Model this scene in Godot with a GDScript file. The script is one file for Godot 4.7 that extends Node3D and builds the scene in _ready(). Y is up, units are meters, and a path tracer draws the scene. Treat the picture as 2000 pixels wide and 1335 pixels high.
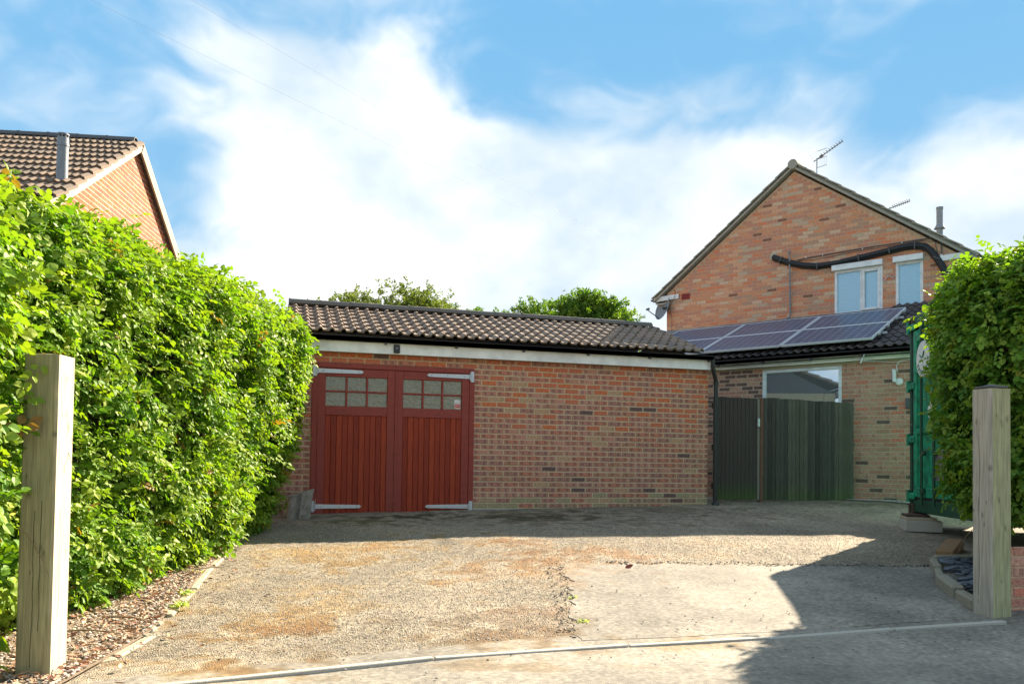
extends Node3D

var rng := RandomNumberGenerator.new()
var count := {}
var mats := {}
var nz := FastNoiseLite.new()
const CAM := Vector3(0, 1.1, 0)

# ---------------------------------------------------------------- mesh building
class MB:
	var v := PackedVector3Array()
	var n := PackedVector3Array()
	var t := PackedVector2Array()
	var t2 := PackedVector2Array()
	func tri(a: Vector3, b: Vector3, c: Vector3, ua := Vector2.ZERO, ub := Vector2.ZERO, uc := Vector2.ZERO) -> void:
		var k := (b - a).cross(c - a).normalized()
		v.append(a); v.append(c); v.append(b)
		n.append(k); n.append(k); n.append(k)
		t.append(ua); t.append(uc); t.append(ub)
	func quad(a: Vector3, b: Vector3, c: Vector3, d: Vector3, u0 := Vector2(0, 1), u1 := Vector2(1, 0)) -> void:
		tri(a, b, c, Vector2(u0.x, u0.y), Vector2(u1.x, u0.y), Vector2(u1.x, u1.y))
		tri(a, c, d, Vector2(u0.x, u0.y), Vector2(u1.x, u1.y), Vector2(u0.x, u1.y))
	func sq(a: Vector3, b: Vector3, c: Vector3, d: Vector3, na: Vector3, nb: Vector3, nc: Vector3, nd: Vector3, ua := Vector2(0, 1), ub := Vector2(1, 1), uc := Vector2(1, 0), ud := Vector2(0, 0)) -> void:
		v.append_array(PackedVector3Array([a, c, b, a, d, c]))
		n.append_array(PackedVector3Array([na, nc, nb, na, nd, nc]))
		t.append_array(PackedVector2Array([ua, uc, ub, ua, ud, uc]))
	func box(x: Transform3D, s: Vector3, bev := 0.0) -> void:
		var h := s / 2.0
		var q := h - Vector3.ONE * bev
		for ax in 3:
			for sg in [-1.0, 1.0]:
				var i := (ax + 1) % 3
				var j := (ax + 2) % 3
				if ax == 0: i = 2; j = 1
				elif ax == 1: i = 0; j = 2
				else: i = 0; j = 1
				var p := []
				for e in [[-1, -1], [1, -1], [1, 1], [-1, 1]]:
					var w := Vector3.ZERO
					w[ax] = sg * h[ax]; w[i] = e[0] * q[i]; w[j] = e[1] * q[j]
					p.append(x * w)
				var flip: bool = (sg > 0) == (ax != 2)
				if flip: quad(p[1], p[0], p[3], p[2])
				else: quad(p[0], p[1], p[2], p[3])
		if bev > 0.0:
			for ax in 3:
				var i := (ax + 1) % 3
				var j := (ax + 2) % 3
				for si in [-1.0, 1.0]:
					for sj in [-1.0, 1.0]:
						var p := []
						for e in [[-1, 0], [1, 0], [1, 1], [-1, 1]]:
							var w := Vector3.ZERO
							w[ax] = e[0] * q[ax]
							if e[1] == 0: w[i] = si * h[i]; w[j] = sj * q[j]
							else: w[i] = si * q[i]; w[j] = sj * h[j]
							p.append(x * w)
						if si * sj > 0: quad(p[0], p[3], p[2], p[1])
						else: quad(p[0], p[1], p[2], p[3])
			for sx in [-1.0, 1.0]:
				for sy in [-1.0, 1.0]:
					for sz in [-1.0, 1.0]:
						var a := x * Vector3(sx * h.x, sy * q.y, sz * q.z)
						var b := x * Vector3(sx * q.x, sy * h.y, sz * q.z)
						var c := x * Vector3(sx * q.x, sy * q.y, sz * h.z)
						if sx * sy * sz > 0: tri(a, b, c)
						else: tri(a, c, b)
	func bx(c: Vector3, s: Vector3, bev := 0.0) -> void:
		box(Transform3D(Basis(), c), s, bev)
	func bar(a: Vector3, b: Vector3, w: float, h: float, bev := 0.0, up := Vector3.UP) -> void:
		var y := (b - a).normalized()
		if absf(y.dot(up)) > 0.95: up = Vector3(0, 0, 1)
		var xx := y.cross(up).normalized()
		box(Transform3D(Basis(xx, y, xx.cross(y)), (a + b) / 2.0), Vector3(w, a.distance_to(b), h), bev)
	func tube(p: Array, r0: float, r1 := -1.0, seg := 8, cap := true) -> void:
		if r1 < 0: r1 = r0
		var m := p.size()
		var rows := []
		var nrm := []
		var ref := Vector3(0.13, 0.97, 0.2)
		for i in m:
			var d: Vector3 = (p[mini(i + 1, m - 1)] - p[maxi(i - 1, 0)]).normalized()
			if absf(d.dot(ref)) > 0.9: ref = Vector3(0.9, 0.1, 0.35).normalized()
			var a := d.cross(ref).normalized()
			var b := d.cross(a).normalized()
			ref = a.cross(d).normalized() if i > 0 else ref
			var row := []
			var rn := []
			for k in seg:
				var g := TAU * k / seg
				var q := a * cos(g) + b * sin(g)
				rn.append(q); row.append(p[i] + q * lerpf(r0, r1, float(i) / maxi(m - 1, 1)))
			rows.append(row); nrm.append(rn)
		for i in m - 1:
			for k in seg:
				var l := (k + 1) % seg
				sq(rows[i][k], rows[i][l], rows[i + 1][l], rows[i + 1][k], nrm[i][k], nrm[i][l], nrm[i + 1][l], nrm[i + 1][k], Vector2(float(k) / seg, float(i) / m), Vector2(float(k + 1) / seg, float(i) / m), Vector2(float(k + 1) / seg, float(i + 1) / m), Vector2(float(k) / seg, float(i + 1) / m))
		if cap:
			for k in range(1, seg - 1):
				tri(rows[0][0], rows[0][k + 1], rows[0][k]); tri(rows[m - 1][0], rows[m - 1][k], rows[m - 1][k + 1])
	func prism(poly: PackedVector2Array, z0: float, z1: float, x := Transform3D()) -> void: # poly in xy
		var idx := Geometry2D.triangulate_polygon(poly)
		var ccw := not Geometry2D.is_polygon_clockwise(poly)
		var p := poly.duplicate()
		if not ccw:
			p.reverse(); idx = Geometry2D.triangulate_polygon(p)
		for i in range(0, idx.size(), 3):
			var a := p[idx[i]]; var b := p[idx[i + 1]]; var c := p[idx[i + 2]]
			if (b - a).cross(c - a) < 0: var sw := b; b = c; c = sw
			tri(x * Vector3(a.x, a.y, z1), x * Vector3(b.x, b.y, z1), x * Vector3(c.x, c.y, z1), a, b, c)
			tri(x * Vector3(a.x, a.y, z0), x * Vector3(c.x, c.y, z0), x * Vector3(b.x, b.y, z0), a, c, b)
		for i in p.size():
			var a := p[i]; var b := p[(i + 1) % p.size()]
			quad(x * Vector3(a.x, a.y, z0), x * Vector3(b.x, b.y, z0), x * Vector3(b.x, b.y, z1), x * Vector3(a.x, a.y, z1))
	func lathe(prof: Array, x := Transform3D(), seg := 16) -> void: # Vector2(radius, height)
		for i in prof.size() - 1:
			var a: Vector2 = prof[i]; var b: Vector2 = prof[i + 1]
			var d := b - a
			for k in seg:
				var g0 := TAU * k / seg; var g1 := TAU * (k + 1) / seg
				var e0 := Vector3(cos(g0), 0, sin(g0)); var e1 := Vector3(cos(g1), 0, sin(g1))
				var n0 := (x.basis * (e0 * d.y - Vector3.UP * d.x)).normalized(); var n1 := (x.basis * (e1 * d.y - Vector3.UP * d.x)).normalized()
				sq(x * (e1 * a.x + Vector3.UP * a.y), x * (e0 * a.x + Vector3.UP * a.y), x * (e0 * b.x + Vector3.UP * b.y), x * (e1 * b.x + Vector3.UP * b.y), n1, n0, n0, n1)
	func surf(am: ArrayMesh, m: Material) -> void:
		var a := []
		a.resize(Mesh.ARRAY_MAX)
		a[Mesh.ARRAY_VERTEX] = v; a[Mesh.ARRAY_NORMAL] = n; a[Mesh.ARRAY_TEX_UV] = t
		if t2.size() == v.size(): a[Mesh.ARRAY_TEX_UV2] = t2
		am.add_surface_from_arrays(Mesh.PRIMITIVE_TRIANGLES, a)
		if m: am.surface_set_material(am.get_surface_count() - 1, m)
	func mesh(m: Material = null) -> ArrayMesh:
		var am := ArrayMesh.new()
		surf(am, m)
		return am

func nm(called: String) -> String:
	var k: int = count.get(called, 0)
	count[called] = k + 1
	return called if k == 0 else "%s_%03d" % [called, k]

func tag(o: Node, label := "", category := "", group := "", kind := "") -> Node:
	if label: o.set_meta("label", label)
	if category: o.set_meta("category", category)
	if group: o.set_meta("group", group)
	if kind: o.set_meta("kind", kind)
	return o

func put(called: String, mesh: Mesh, m: Material, parent: Node = self, x := Transform3D()) -> MeshInstance3D:
	var o := MeshInstance3D.new()
	o.name = nm(called)
	o.mesh = mesh
	if m: o.material_override = m
	o.transform = x
	parent.add_child(o, true)
	return o

func mk(called: String, b: MB, m: Material, parent: Node = self) -> MeshInstance3D:
	return put(called, b.mesh(m), null, parent)

func base(called: String, at := Vector3.ZERO, turn := 0.0, parent: Node = self) -> Node3D:
	var o := Node3D.new()
	o.name = nm(called)
	parent.add_child(o, true)
	o.position = at
	o.rotation.y = turn
	return o

func P(x: float, y: float, zf: float) -> Vector3:
	return Vector3(x, y, -zf)

func gy(zf: float) -> float:
	var d := clampf(zf, 0.0, 13.2) - 5.0
	return 0.07 * (sqrt(d * d + 0.09) + d) / 2.0

func G(x: float, zf: float, up := 0.0) -> Vector3:
	return Vector3(x, gy(zf) + up, -zf)

# ---------------------------------------------------------------- textures and materials
func nb(size: int, freq: float, oct := 3, sd := 1, type := FastNoiseLite.TYPE_SIMPLEX_SMOOTH) -> PackedByteArray:
	var f := FastNoiseLite.new()
	f.noise_type = type
	f.seed = sd
	f.frequency = freq
	f.fractal_octaves = oct
	if type == FastNoiseLite.TYPE_CELLULAR:
		f.cellular_return_type = FastNoiseLite.RETURN_DISTANCE2_SUB
		f.fractal_type = FastNoiseLite.FRACTAL_NONE
	return f.get_seamless_image(size, size).get_data()

func lin(c: Color) -> Color:
	return c.linear_to_srgb()

func ramp(size: int, layers: Array, stops: Array) -> ImageTexture: # layers [bytes, weight], stops [t, linear colour]
	var lut := PackedByteArray()
	for i in 256:
		var f := i / 255.0
		var c: Color = stops[0][1]
		for s in stops.size() - 1:
			if f >= stops[s][0]:
				c = (stops[s][1] as Color).lerp(stops[s + 1][1], clampf((f - stops[s][0]) / maxf(stops[s + 1][0] - stops[s][0], 0.001), 0, 1))
		c = lin(c)
		lut.append_array([int(clampf(c.r, 0, 1) * 255), int(clampf(c.g, 0, 1) * 255), int(clampf(c.b, 0, 1) * 255)])
	var out := PackedByteArray()
	out.resize(size * size * 3)
	var a: PackedByteArray = layers[0][0]
	var wa: float = layers[0][1]
	var b: PackedByteArray = layers[1][0] if layers.size() > 1 else a
	var wb: float = layers[1][1] if layers.size() > 1 else 0.0
	for i in size * size:
		var k := clampi(int(a[i] * wa + b[i] * wb), 0, 255) * 3
		var o := i * 3
		out[o] = lut[k]; out[o + 1] = lut[k + 1]; out[o + 2] = lut[k + 2]
	return ImageTexture.create_from_image(Image.create_from_data(size, size, false, Image.FORMAT_RGB8, out))

func grey_tex(size: int, bytes: PackedByteArray) -> ImageTexture:
	return ImageTexture.create_from_image(Image.create_from_data(size, size, false, Image.FORMAT_L8, bytes))

func M(key: String, c: Color, rough := 0.8, tex: Texture2D = null, tri := 0.0, bump: Texture2D = null, bumps := 0.0, metal := 0.0) -> StandardMaterial3D:
	if mats.has(key): return mats[key]
	var m := StandardMaterial3D.new()
	m.resource_name = key
	m.albedo_color = lin(c)
	m.roughness = rough
	m.metallic = metal
	if tex: m.albedo_texture = tex
	if tri > 0.0:
		m.uv1_triplanar = true
		m.uv1_world_triplanar = true
		m.uv1_scale = Vector3.ONE * tri
	if bump:
		m.heightmap_enabled = true
		m.heightmap_texture = bump
		m.heightmap_scale = bumps
	mats[key] = m
	return m

func wood_tex(w: int, h: int, c0: Color, c1: Color, c2: Color, sd: int, knots := 3, cracks := 0, green := 0.0, foot := 0.0) -> ImageTexture:
	var f := FastNoiseLite.new()
	f.seed = sd; f.frequency = 1.0; f.fractal_octaves = 3
	var r := RandomNumberGenerator.new()
	r.seed = sd
	var ks := []
	for i in knots: ks.append([r.randf(), r.randf_range(0.05, 0.95), r.randf_range(0.018, 0.04)])
	var cr := []
	for i in cracks: cr.append([r.randf_range(0.2, 0.8), r.randf_range(0, 0.5), r.randf_range(0.3, 0.5), r.randf() * 9])
	var asp := float(h) / w
	var im := Image.create(w, h, false, Image.FORMAT_RGB8)
	for y in h:
		var v := float(y) / h
		for x in w:
			var u := float(x) / w
			var uu := u
			var dark := 0.0
			for k in ks:
				var dx: float = u - k[0]
				var dy: float = (v - k[1]) * asp
				var d2 := dx * dx + dy * dy * 0.45
				uu += dx * 0.012 / (d2 * 3.0 + 0.02)
				var rr: float = k[2] * 2.6
				if d2 < rr * rr: dark = maxf(dark, 1.0 - sqrt(d2) / rr)
			var g := f.get_noise_2d(uu * 26.0, v * asp * 0.9) * 0.5 + 0.5
			var g2 := f.get_noise_2d(uu * 6.0 + 40.0, v * asp * 0.5 + 7.0) * 0.5 + 0.5
			var c := c0.lerp(c1, clampf(g * 1.9 - 0.45, 0, 1)).lerp(c2, clampf(g2 * 1.8 - 0.8, 0, 1)) * (0.72 + g2 * 0.56)
			c = c.lerp(c0 * 0.35, dark * 0.85)
			for k in cr:
				var e := absf(u - k[0] - 0.05 * f.get_noise_2d(v * 6.0 + k[3], 3.0))
				if v > k[1] and v < k[1] + k[2] and e < 0.012: c = c0 * 0.18
			if green > 0.0:
				c = c.lerp(Color(0.12, 0.16, 0.05), clampf((f.get_noise_2d(u * 3.0 + 11.0, v * asp * 2.0) * 0.6 + 0.3), 0, 1) * green)
			if foot > 0.0 and v > 0.8: c = c.lerp(Color(0.055, 0.10, 0.015), clampf((v - 0.8) / 0.2 + g2 - 0.6, 0, 1) * foot)
			im.set_pixel(x, y, lin(c))
	return ImageTexture.create_from_image(im)

func vary(c: Color, by: float) -> Color:
	var k := 1.0 + rng.randf_range(-by, by)
	return Color(c.r * k, c.g * k * (1.0 + rng.randf_range(-by, by) * 0.25), c.b * k * (1.0 + rng.randf_range(-by, by) * 0.3))

# ---------------------------------------------------------------- brickwork
var bricks := {}
func brick_mesh(l: float, h: float, d: float) -> ArrayMesh:
	var key := "%d %d %d %d" % [roundi(l * 200), roundi(h * 1000), roundi(d * 1000), rng.randi() % 2]
	if not bricks.has(key):
		var b := MB.new()
		add_brick(b, Vector3.ZERO, roundf(l * 200) / 200.0, h, d)
		bricks[key] = b.mesh()
	return bricks[key]

func add_brick(b: MB, at: Vector3, l: float, h: float, d: float) -> void:
	var e := 0.004
	var f := []
	var g := []
	var k := []
	for s in [[-1, -1], [1, -1], [1, 1], [-1, 1]]:
		var j := Vector3(rng.randf_range(-1, 1), rng.randf_range(-1, 1), rng.randf_range(-1, 1)) * 0.0012
		f.append(at + Vector3(s[0] * (l / 2 - e), s[1] * (h / 2 - e), d) + j)
		g.append(at + Vector3(s[0] * l / 2, s[1] * h / 2, d - e) + j)
		k.append(at + Vector3(s[0] * l / 2, s[1] * h / 2, -0.012))
	var uw := clampf(l / 0.215, 0.1, 1.0)
	b.quad(f[0], f[1], f[2], f[3], Vector2(0, 1), Vector2(uw, 0))
	for i in 4:
		var q := (i + 1) % 4
		b.quad(g[i], g[q], f[q], f[i], Vector2(0, 0.1), Vector2(uw, 0))
		b.quad(k[i], k[q], g[q], g[i], Vector2(0, 0.1), Vector2(uw, 0))

func cut(iv: Array, a: float, b: float) -> Array:
	var out := []
	for s in iv:
		if b <= s[0] or a >= s[1]: out.append(s)
		else:
			if a > s[0] + 0.02: out.append([s[0], a])
			if b < s[1] - 0.02: out.append([b, s[1]])
	return out

# spans(y) gives the [x0, x1] runs of a course; pick(x, y) its material; seen(x, y) whether the photograph shows it
func lay_bricks(wall: Node3D, y0: float, y1: float, spans: Callable, pick: Callable, seen: Callable, d := 0.006, phase := 0.0, most := 300, per_span := false) -> void:
	var all := []
	var row := 0
	var y := y0
	while y + 0.065 <= y1 + 0.001:
		for s in spans.call(y + 0.0325):
			var start: float = (s[0] if per_span else phase) - (0.1125 if row % 2 else 0.0)
			var x: float = start + floorf((s[0] - start) / 0.225) * 0.225
			while x < s[1]:
				var a := maxf(x, s[0])
				var b := minf(x + 0.215, s[1])
				if b - a > 0.025: all.append([a, b, y])
				x += 0.225
		row += 1
		y += 0.075
	var inv := wall.global_transform
	for e in all:
		var c := Vector3((e[0] + e[1]) / 2, e[2] + 0.0325, 0)
		e.append(c)
		e.append((inv * c).distance_to(CAM) + (0.0 if seen.call(c.x, c.y) else 1000.0))
	all.sort_custom(func(p, q): return p[4] < q[4])
	var rest := {}
	for i in all.size():
		var e: Array = all[i]
		var m: Material = pick.call(e[3].x, e[3].y)
		var jit := Vector3(0, 0, rng.randf_range(-0.0015, 0.0015))
		if i < most and e[4] < 900.0:
			put("brick", brick_mesh(e[1] - e[0], 0.065, d), m, wall, Transform3D(Basis(), e[3] + jit))
		else:
			if not rest.has(m): rest[m] = MB.new()
			add_brick(rest[m], e[3] + jit, e[1] - e[0], 0.065, d)
	if rest.size():
		var am := ArrayMesh.new()
		for m in rest: rest[m].surf(am, m)
		tag(put("brickwork", am, null, wall), "", "", "", "stuff")

# ---------------------------------------------------------------- roof tiles
func tile_mesh(w: float, l: float, rolls: int, rise: float, thick := 0.014, pan := 0.5, tilt := 0.03) -> ArrayMesh:
	# x across, y up, z down the slope; origin at the middle of the top end
	var b := MB.new()
	var pts := []
	var per := w / rolls
	for r in rolls:
		for k in 7:
			var f := k / 6.0
			var yy := 0.0
			if pan > 0.0:
				if f > pan: yy = sin((f - pan) / (1.0 - pan) * PI) * rise
			else: yy = (0.5 - 0.5 * cos(f * TAU)) * rise
			if r > 0 and k == 0: continue
			pts.append(Vector2(-w / 2 + (r + f) * per, yy))
	var m := pts.size()
	var nr := []
	for i in m:
		var q: Vector2 = pts[mini(i + 1, m - 1)] - pts[maxi(i - 1, 0)]
		nr.append(Vector3(-q.y, q.x, 0).normalized())
	for i in m - 1:
		var p: Vector2 = pts[i]; var q: Vector2 = pts[i + 1]
		b.sq(Vector3(p.x, p.y + tilt, l), Vector3(q.x, q.y + tilt, l), Vector3(q.x, q.y, 0), Vector3(p.x, p.y, 0), nr[i], nr[i + 1], nr[i + 1], nr[i], Vector2(p.x / w + 0.5, 1), Vector2(q.x / w + 0.5, 1), Vector2(q.x / w + 0.5, 0), Vector2(p.x / w + 0.5, 0))
		b.quad(Vector3(p.x, p.y + tilt - thick, l - 0.004), Vector3(q.x, q.y + tilt - thick, l - 0.004), Vector3(q.x, q.y + tilt, l), Vector3(p.x, p.y + tilt, l))
		b.quad(Vector3(p.x, p.y - thick, 0), Vector3(q.x, q.y - thick, 0), Vector3(q.x, q.y + tilt - thick, l - 0.004), Vector3(p.x, p.y + tilt - thick, l - 0.004))
	var y0: float = pts[0].y; var y1: float = pts[m - 1].y
	b.quad(Vector3(-w / 2, y0 - thick, 0), Vector3(-w / 2, y0 + tilt - thick, l), Vector3(-w / 2, y0 + tilt, l), Vector3(-w / 2, y0, 0))
	b.quad(Vector3(w / 2, y1 + tilt - thick, l), Vector3(w / 2, y1 - thick, 0), Vector3(w / 2, y1, 0), Vector3(w / 2, y1 + tilt, l))
	return b.mesh()

# eave frame: o at the lower left corner of the slope, x along the eave, d the unit vector up the slope, nn the normal
func tile_roof(parent: Node3D, o: Vector3, x: Vector3, d: Vector3, w: float, gauge: float, across: int, rows: int, mesh: Mesh, l: float, ms: Array, keep = null) -> void:
	var nn := x.cross(-d).normalized() * -1.0
	if nn.y < 0: nn = -nn
	var bs := Basis(x, nn, -d)
	for r in rows:
		for c in across:
			var low := o + x * ((c + 0.5) * w) + d * (r * gauge)
			if keep != null and not keep.call(low): continue
			var p := low + d * l + nn * rng.randf_range(0.0, 0.004)
			put("tile", mesh, ms[rng.randi() % ms.size()], parent, Transform3D(bs.rotated(nn, rng.randf_range(-0.006, 0.006)), p))

func ridge_tiles(parent: Node3D, a: Vector3, b: Vector3, l: float, r: float, m: Material, drop := 0.6) -> void:
	var d := (b - a).normalized()
	var side := d.cross(Vector3.UP).normalized()
	var k := MB.new()
	var n := 8
	for i in n:
		var g0 := PI * i / n; var g1 := PI * (i + 1) / n
		var e0 := side * cos(g0) + Vector3.UP * sin(g0) * drop * 1.3
		var e1 := side * cos(g1) + Vector3.UP * sin(g1) * drop * 1.3
		k.sq(e0 * r, e0 * r + d * l, e1 * r + d * l, e1 * r, e0, e0, e1, e1)
		for s in [0.0, l]:
			var q: Vector3 = d * s
			if s == 0.0: k.quad(e0 * r + q, e0 * (r - 0.018) + q, e1 * (r - 0.018) + q, e1 * r + q)
			else: k.quad(e0 * (r - 0.018) + q, e0 * r + q, e1 * r + q, e1 * (r - 0.018) + q)
	# a low collar of bedding mortar at one end
	for i in n:
		var g0 := PI * i / n; var g1 := PI * (i + 1) / n
		var e0 := side * cos(g0) + Vector3.UP * sin(g0) * drop * 1.3
		var e1 := side * cos(g1) + Vector3.UP * sin(g1) * drop * 1.3
		k.sq(e0 * (r + 0.007) - d * 0.008, e0 * (r + 0.007) + d * 0.02, e1 * (r + 0.007) + d * 0.02, e1 * (r + 0.007) - d * 0.008, e0, e0, e1, e1)
	var me := k.mesh()
	var cnt := int(a.distance_to(b) / l)
	for i in cnt:
		put("ridge_tile", me, m, parent, Transform3D(Basis(d, rng.randf_range(-0.05, 0.05)), a + d * (l * i) + Vector3.UP * rng.randf_range(-0.004, 0.004)))

# ---------------------------------------------------------------- leaves
func leaf_into(b: MB, x: Transform3D, l: float, w: float, curl: float, wave := 0.0) -> void:
	# grows from the origin along +x, upper face +y, folded a little along the midrib
	var st := [0.0, 0.22, 0.5, 0.78, 1.0]
	var wd := [0.06, 0.8, 1.0, 0.66, 0.0]
	for i in 4:
		var xa: float = st[i] * l; var xb: float = st[i + 1] * l
		var ya: float = -curl * st[i] * st[i] * l; var yb: float = -curl * st[i + 1] * st[i + 1] * l
		var wa: float = wd[i] * w / 2; var wb: float = wd[i + 1] * w / 2
		var ma := x * Vector3(xa, ya, 0); var mb := x * Vector3(xb, yb, 0)
		for s in [-1.0, 1.0]:
			var ea := x * Vector3(xa, ya + wa * 0.35 + wave * sin(i * 2.4 + s) * l, s * wa)
			var eb := x * Vector3(xb, yb + wb * 0.35 + wave * sin((i + 1) * 2.4 + s) * l, s * wb)
			if s > 0:
				b.tri(ma, ea, eb); b.tri(ma, eb, mb)
			else:
				b.tri(ma, eb, ea); b.tri(ma, mb, eb)

func leaf_mesh(l: float, w: float, curl: float) -> ArrayMesh:
	var b := MB.new()
	leaf_into(b, Transform3D(), l, w, curl, 0.02)
	return b.mesh()

func spray_mesh(n: int, l: float, leaf: float) -> ArrayMesh:
	var b := MB.new()
	for i in n:
		var f := (i + 0.6) / n
		var s := 1.0 if i % 2 else -1.0
		var ang := s * rng.randf_range(0.6, 1.1) * (1.0 - 0.75 * pow(f, 5.0))
		var k := rng.randf_range(0.75, 1.15)
		var bs := Basis(Vector3.UP, -ang) * Basis(Vector3.RIGHT, rng.randf_range(-0.7, 0.7)) * Basis(Vector3(0, 0, 1), rng.randf_range(-0.35, 0.3))
		leaf_into(b, Transform3D(bs, Vector3(f * l, -0.1 * f * f * l + rng.randf_range(-0.012, 0.012), s * 0.004)), leaf * k, leaf * k * rng.randf_range(0.66, 0.82), rng.randf_range(0.05, 0.35), 0.03)
	return b.mesh()

func many(called: String, parent: Node, mesh: Mesh, m: Material, xs: Array, cs: Array) -> MultiMeshInstance3D:
	var mm := MultiMesh.new()
	mm.transform_format = MultiMesh.TRANSFORM_3D
	mm.use_colors = cs.size() > 0
	mm.mesh = mesh
	mm.instance_count = xs.size()
	for i in xs.size():
		mm.set_instance_transform(i, xs[i])
		if cs.size(): mm.set_instance_color(i, cs[i])
	var o := MultiMeshInstance3D.new()
	o.name = nm(called)
	o.multimesh = mm
	o.material_override = m
	parent.add_child(o, true)
	o.set_meta("kind", "stuff")
	return o

func rounded_point(half: Vector3, r: float) -> Array: # a point of a rounded box and its normal, the underside left out
	var ar := [half.y * half.z, half.y * half.z, half.x * half.z, half.x * half.y, half.x * half.y]
	var k: float = rng.randf() * (ar[0] + ar[1] + ar[2] + ar[3] + ar[4])
	var f := 0
	while k > ar[f] and f < 4:
		k -= ar[f]; f += 1
	var p := Vector3(rng.randf_range(-1, 1), rng.randf_range(-1, 1), rng.randf_range(-1, 1)) * half
	if f == 0: p.x = -half.x
	elif f == 1: p.x = half.x
	elif f == 2: p.y = half.y
	elif f == 3: p.z = -half.z
	else: p.z = half.z
	var q := p.clamp(-(half - Vector3.ONE * r), half - Vector3.ONE * r)
	var d := (p - q).normalized()
	return [q + d * r, d]

func hedge_warp(p: Vector3, nn: Vector3) -> Vector3:
	var w := nz.get_noise_3dv(p * 0.9) * 0.16 + nz.get_noise_3dv(p * 2.7 + Vector3(9, 3, 1)) * 0.09
	return p + nn * w

func hedge(called: String, label: String, at: Vector3, turn: float, half: Vector3, r: float, n: int, sprays: Array, single: Mesh, leafm: Material, woodm: Material, corem: Material, taper: float, tint: Array, n_single: int, sparse := 0.0) -> Node3D:
	var o := base(called, at, turn)
	tag(o, label, "hedge", "")
	var xf := o.transform
	var sets := []
	var cols := []
	for s in sprays: sets.append([]); cols.append([])
	var singles := []
	for i in n:
		var q := rounded_point(half, r)
		var nn: Vector3 = q[1]
		var p: Vector3 = hedge_warp(q[0], nn)
		var low := clampf((half.y - p.y) / (2.0 * half.y), 0, 1)
		p -= Vector3(nn.x, 0, nn.z) * (taper + sparse * clampf(-p.z / half.z - 0.1, 0, 1)) * pow(low, 1.8)
		# shoots break up the outline and hollows the face
		var gap := nz.get_noise_3dv(p * 3.6 + Vector3(50, 0, 0))
		if gap < -0.40 and rng.randf() < 0.6: continue
		var depth := pow(rng.randf(), 1.6) * 0.34 - 0.05
		if rng.randf() < 0.022: depth -= rng.randf_range(0.04, 0.17)
		p -= nn * depth
		var rd := Vector3(rng.randf_range(-1, 1), rng.randf_range(-0.8, 0.8), rng.randf_range(-1, 1))
		var dir := (nn * 0.55 + rd * 0.75 + Vector3.DOWN * 0.22).normalized()
		var up := (nn * 0.75 + Vector3.UP * 0.75 + Vector3(rng.randf_range(-1, 1), rng.randf_range(-1, 1), rng.randf_range(-1, 1)) * 0.5).normalized()
		var z := dir.cross(up).normalized()
		var y := z.cross(dir).normalized()
		var sc := rng.randf_range(0.65, 1.25)
		var x := Transform3D(Basis(dir, y, z) * sc, p - dir * 0.12 * sc)
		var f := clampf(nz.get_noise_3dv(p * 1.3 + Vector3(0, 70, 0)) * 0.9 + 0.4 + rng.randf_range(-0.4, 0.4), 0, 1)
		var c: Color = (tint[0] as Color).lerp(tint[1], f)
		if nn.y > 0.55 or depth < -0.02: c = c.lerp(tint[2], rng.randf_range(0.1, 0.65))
		if rng.randf() < 0.012: c = tint[3]
		var k := rng.randi() % sprays.size()
		sets[k].append(x); cols[k].append(c)
		if singles.size() < n_single * 14: singles.append([Transform3D(Basis(dir, y, z).rotated(nn, rng.randf_range(-1, 1)) * rng.randf_range(0.9, 1.3), p + nn * (depth + 0.05)), (xf * p).distance_to(CAM)])
	for k in sprays.size():
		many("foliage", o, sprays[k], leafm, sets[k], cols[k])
	singles.sort_custom(func(a, b): return a[1] < b[1])
	for i in mini(n_single, singles.size()):
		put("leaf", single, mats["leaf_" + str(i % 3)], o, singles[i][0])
	for i in 16:
		var q := rounded_point(half, r)
		if q[1].y > 0.8 : continue
		var p: Vector3 = hedge_warp(q[0], q[1]) + q[1] * 0.05
		var d: Vector3 = (Vector3(rng.randf_range(-0.5, 0.5), rng.randf_range(-1, 0.5), rng.randf_range(-0.5, 0.5)) + q[1] * 0.4).normalized()
		var b := MB.new()
		var pts := []
		for k in 6: pts.append(p + d * (k * 0.042) + Vector3(rng.randf_range(-0.01, 0.01), -0.004 * k * k, rng.randf_range(-0.01, 0.01)))
		b.tube(pts, 0.0035, 0.0015, 5)
		mk("twig", b, woodm, o)
	# the mass of stems inside
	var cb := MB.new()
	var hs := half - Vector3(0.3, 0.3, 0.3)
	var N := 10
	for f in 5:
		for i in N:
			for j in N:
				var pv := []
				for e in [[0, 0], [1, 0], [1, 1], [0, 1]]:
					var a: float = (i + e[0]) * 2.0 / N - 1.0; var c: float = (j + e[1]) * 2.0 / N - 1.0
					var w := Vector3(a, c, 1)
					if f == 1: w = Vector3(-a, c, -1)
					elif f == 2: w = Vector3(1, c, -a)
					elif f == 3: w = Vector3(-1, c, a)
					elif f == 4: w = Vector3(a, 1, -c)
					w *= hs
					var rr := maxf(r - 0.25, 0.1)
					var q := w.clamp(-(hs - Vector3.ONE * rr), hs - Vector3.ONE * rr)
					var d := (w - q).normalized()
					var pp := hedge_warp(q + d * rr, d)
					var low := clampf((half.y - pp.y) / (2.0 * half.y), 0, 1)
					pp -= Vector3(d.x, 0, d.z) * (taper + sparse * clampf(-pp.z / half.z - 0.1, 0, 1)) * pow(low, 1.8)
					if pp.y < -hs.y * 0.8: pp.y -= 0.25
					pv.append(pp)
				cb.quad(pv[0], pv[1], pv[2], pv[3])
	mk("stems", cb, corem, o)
	return o

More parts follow.
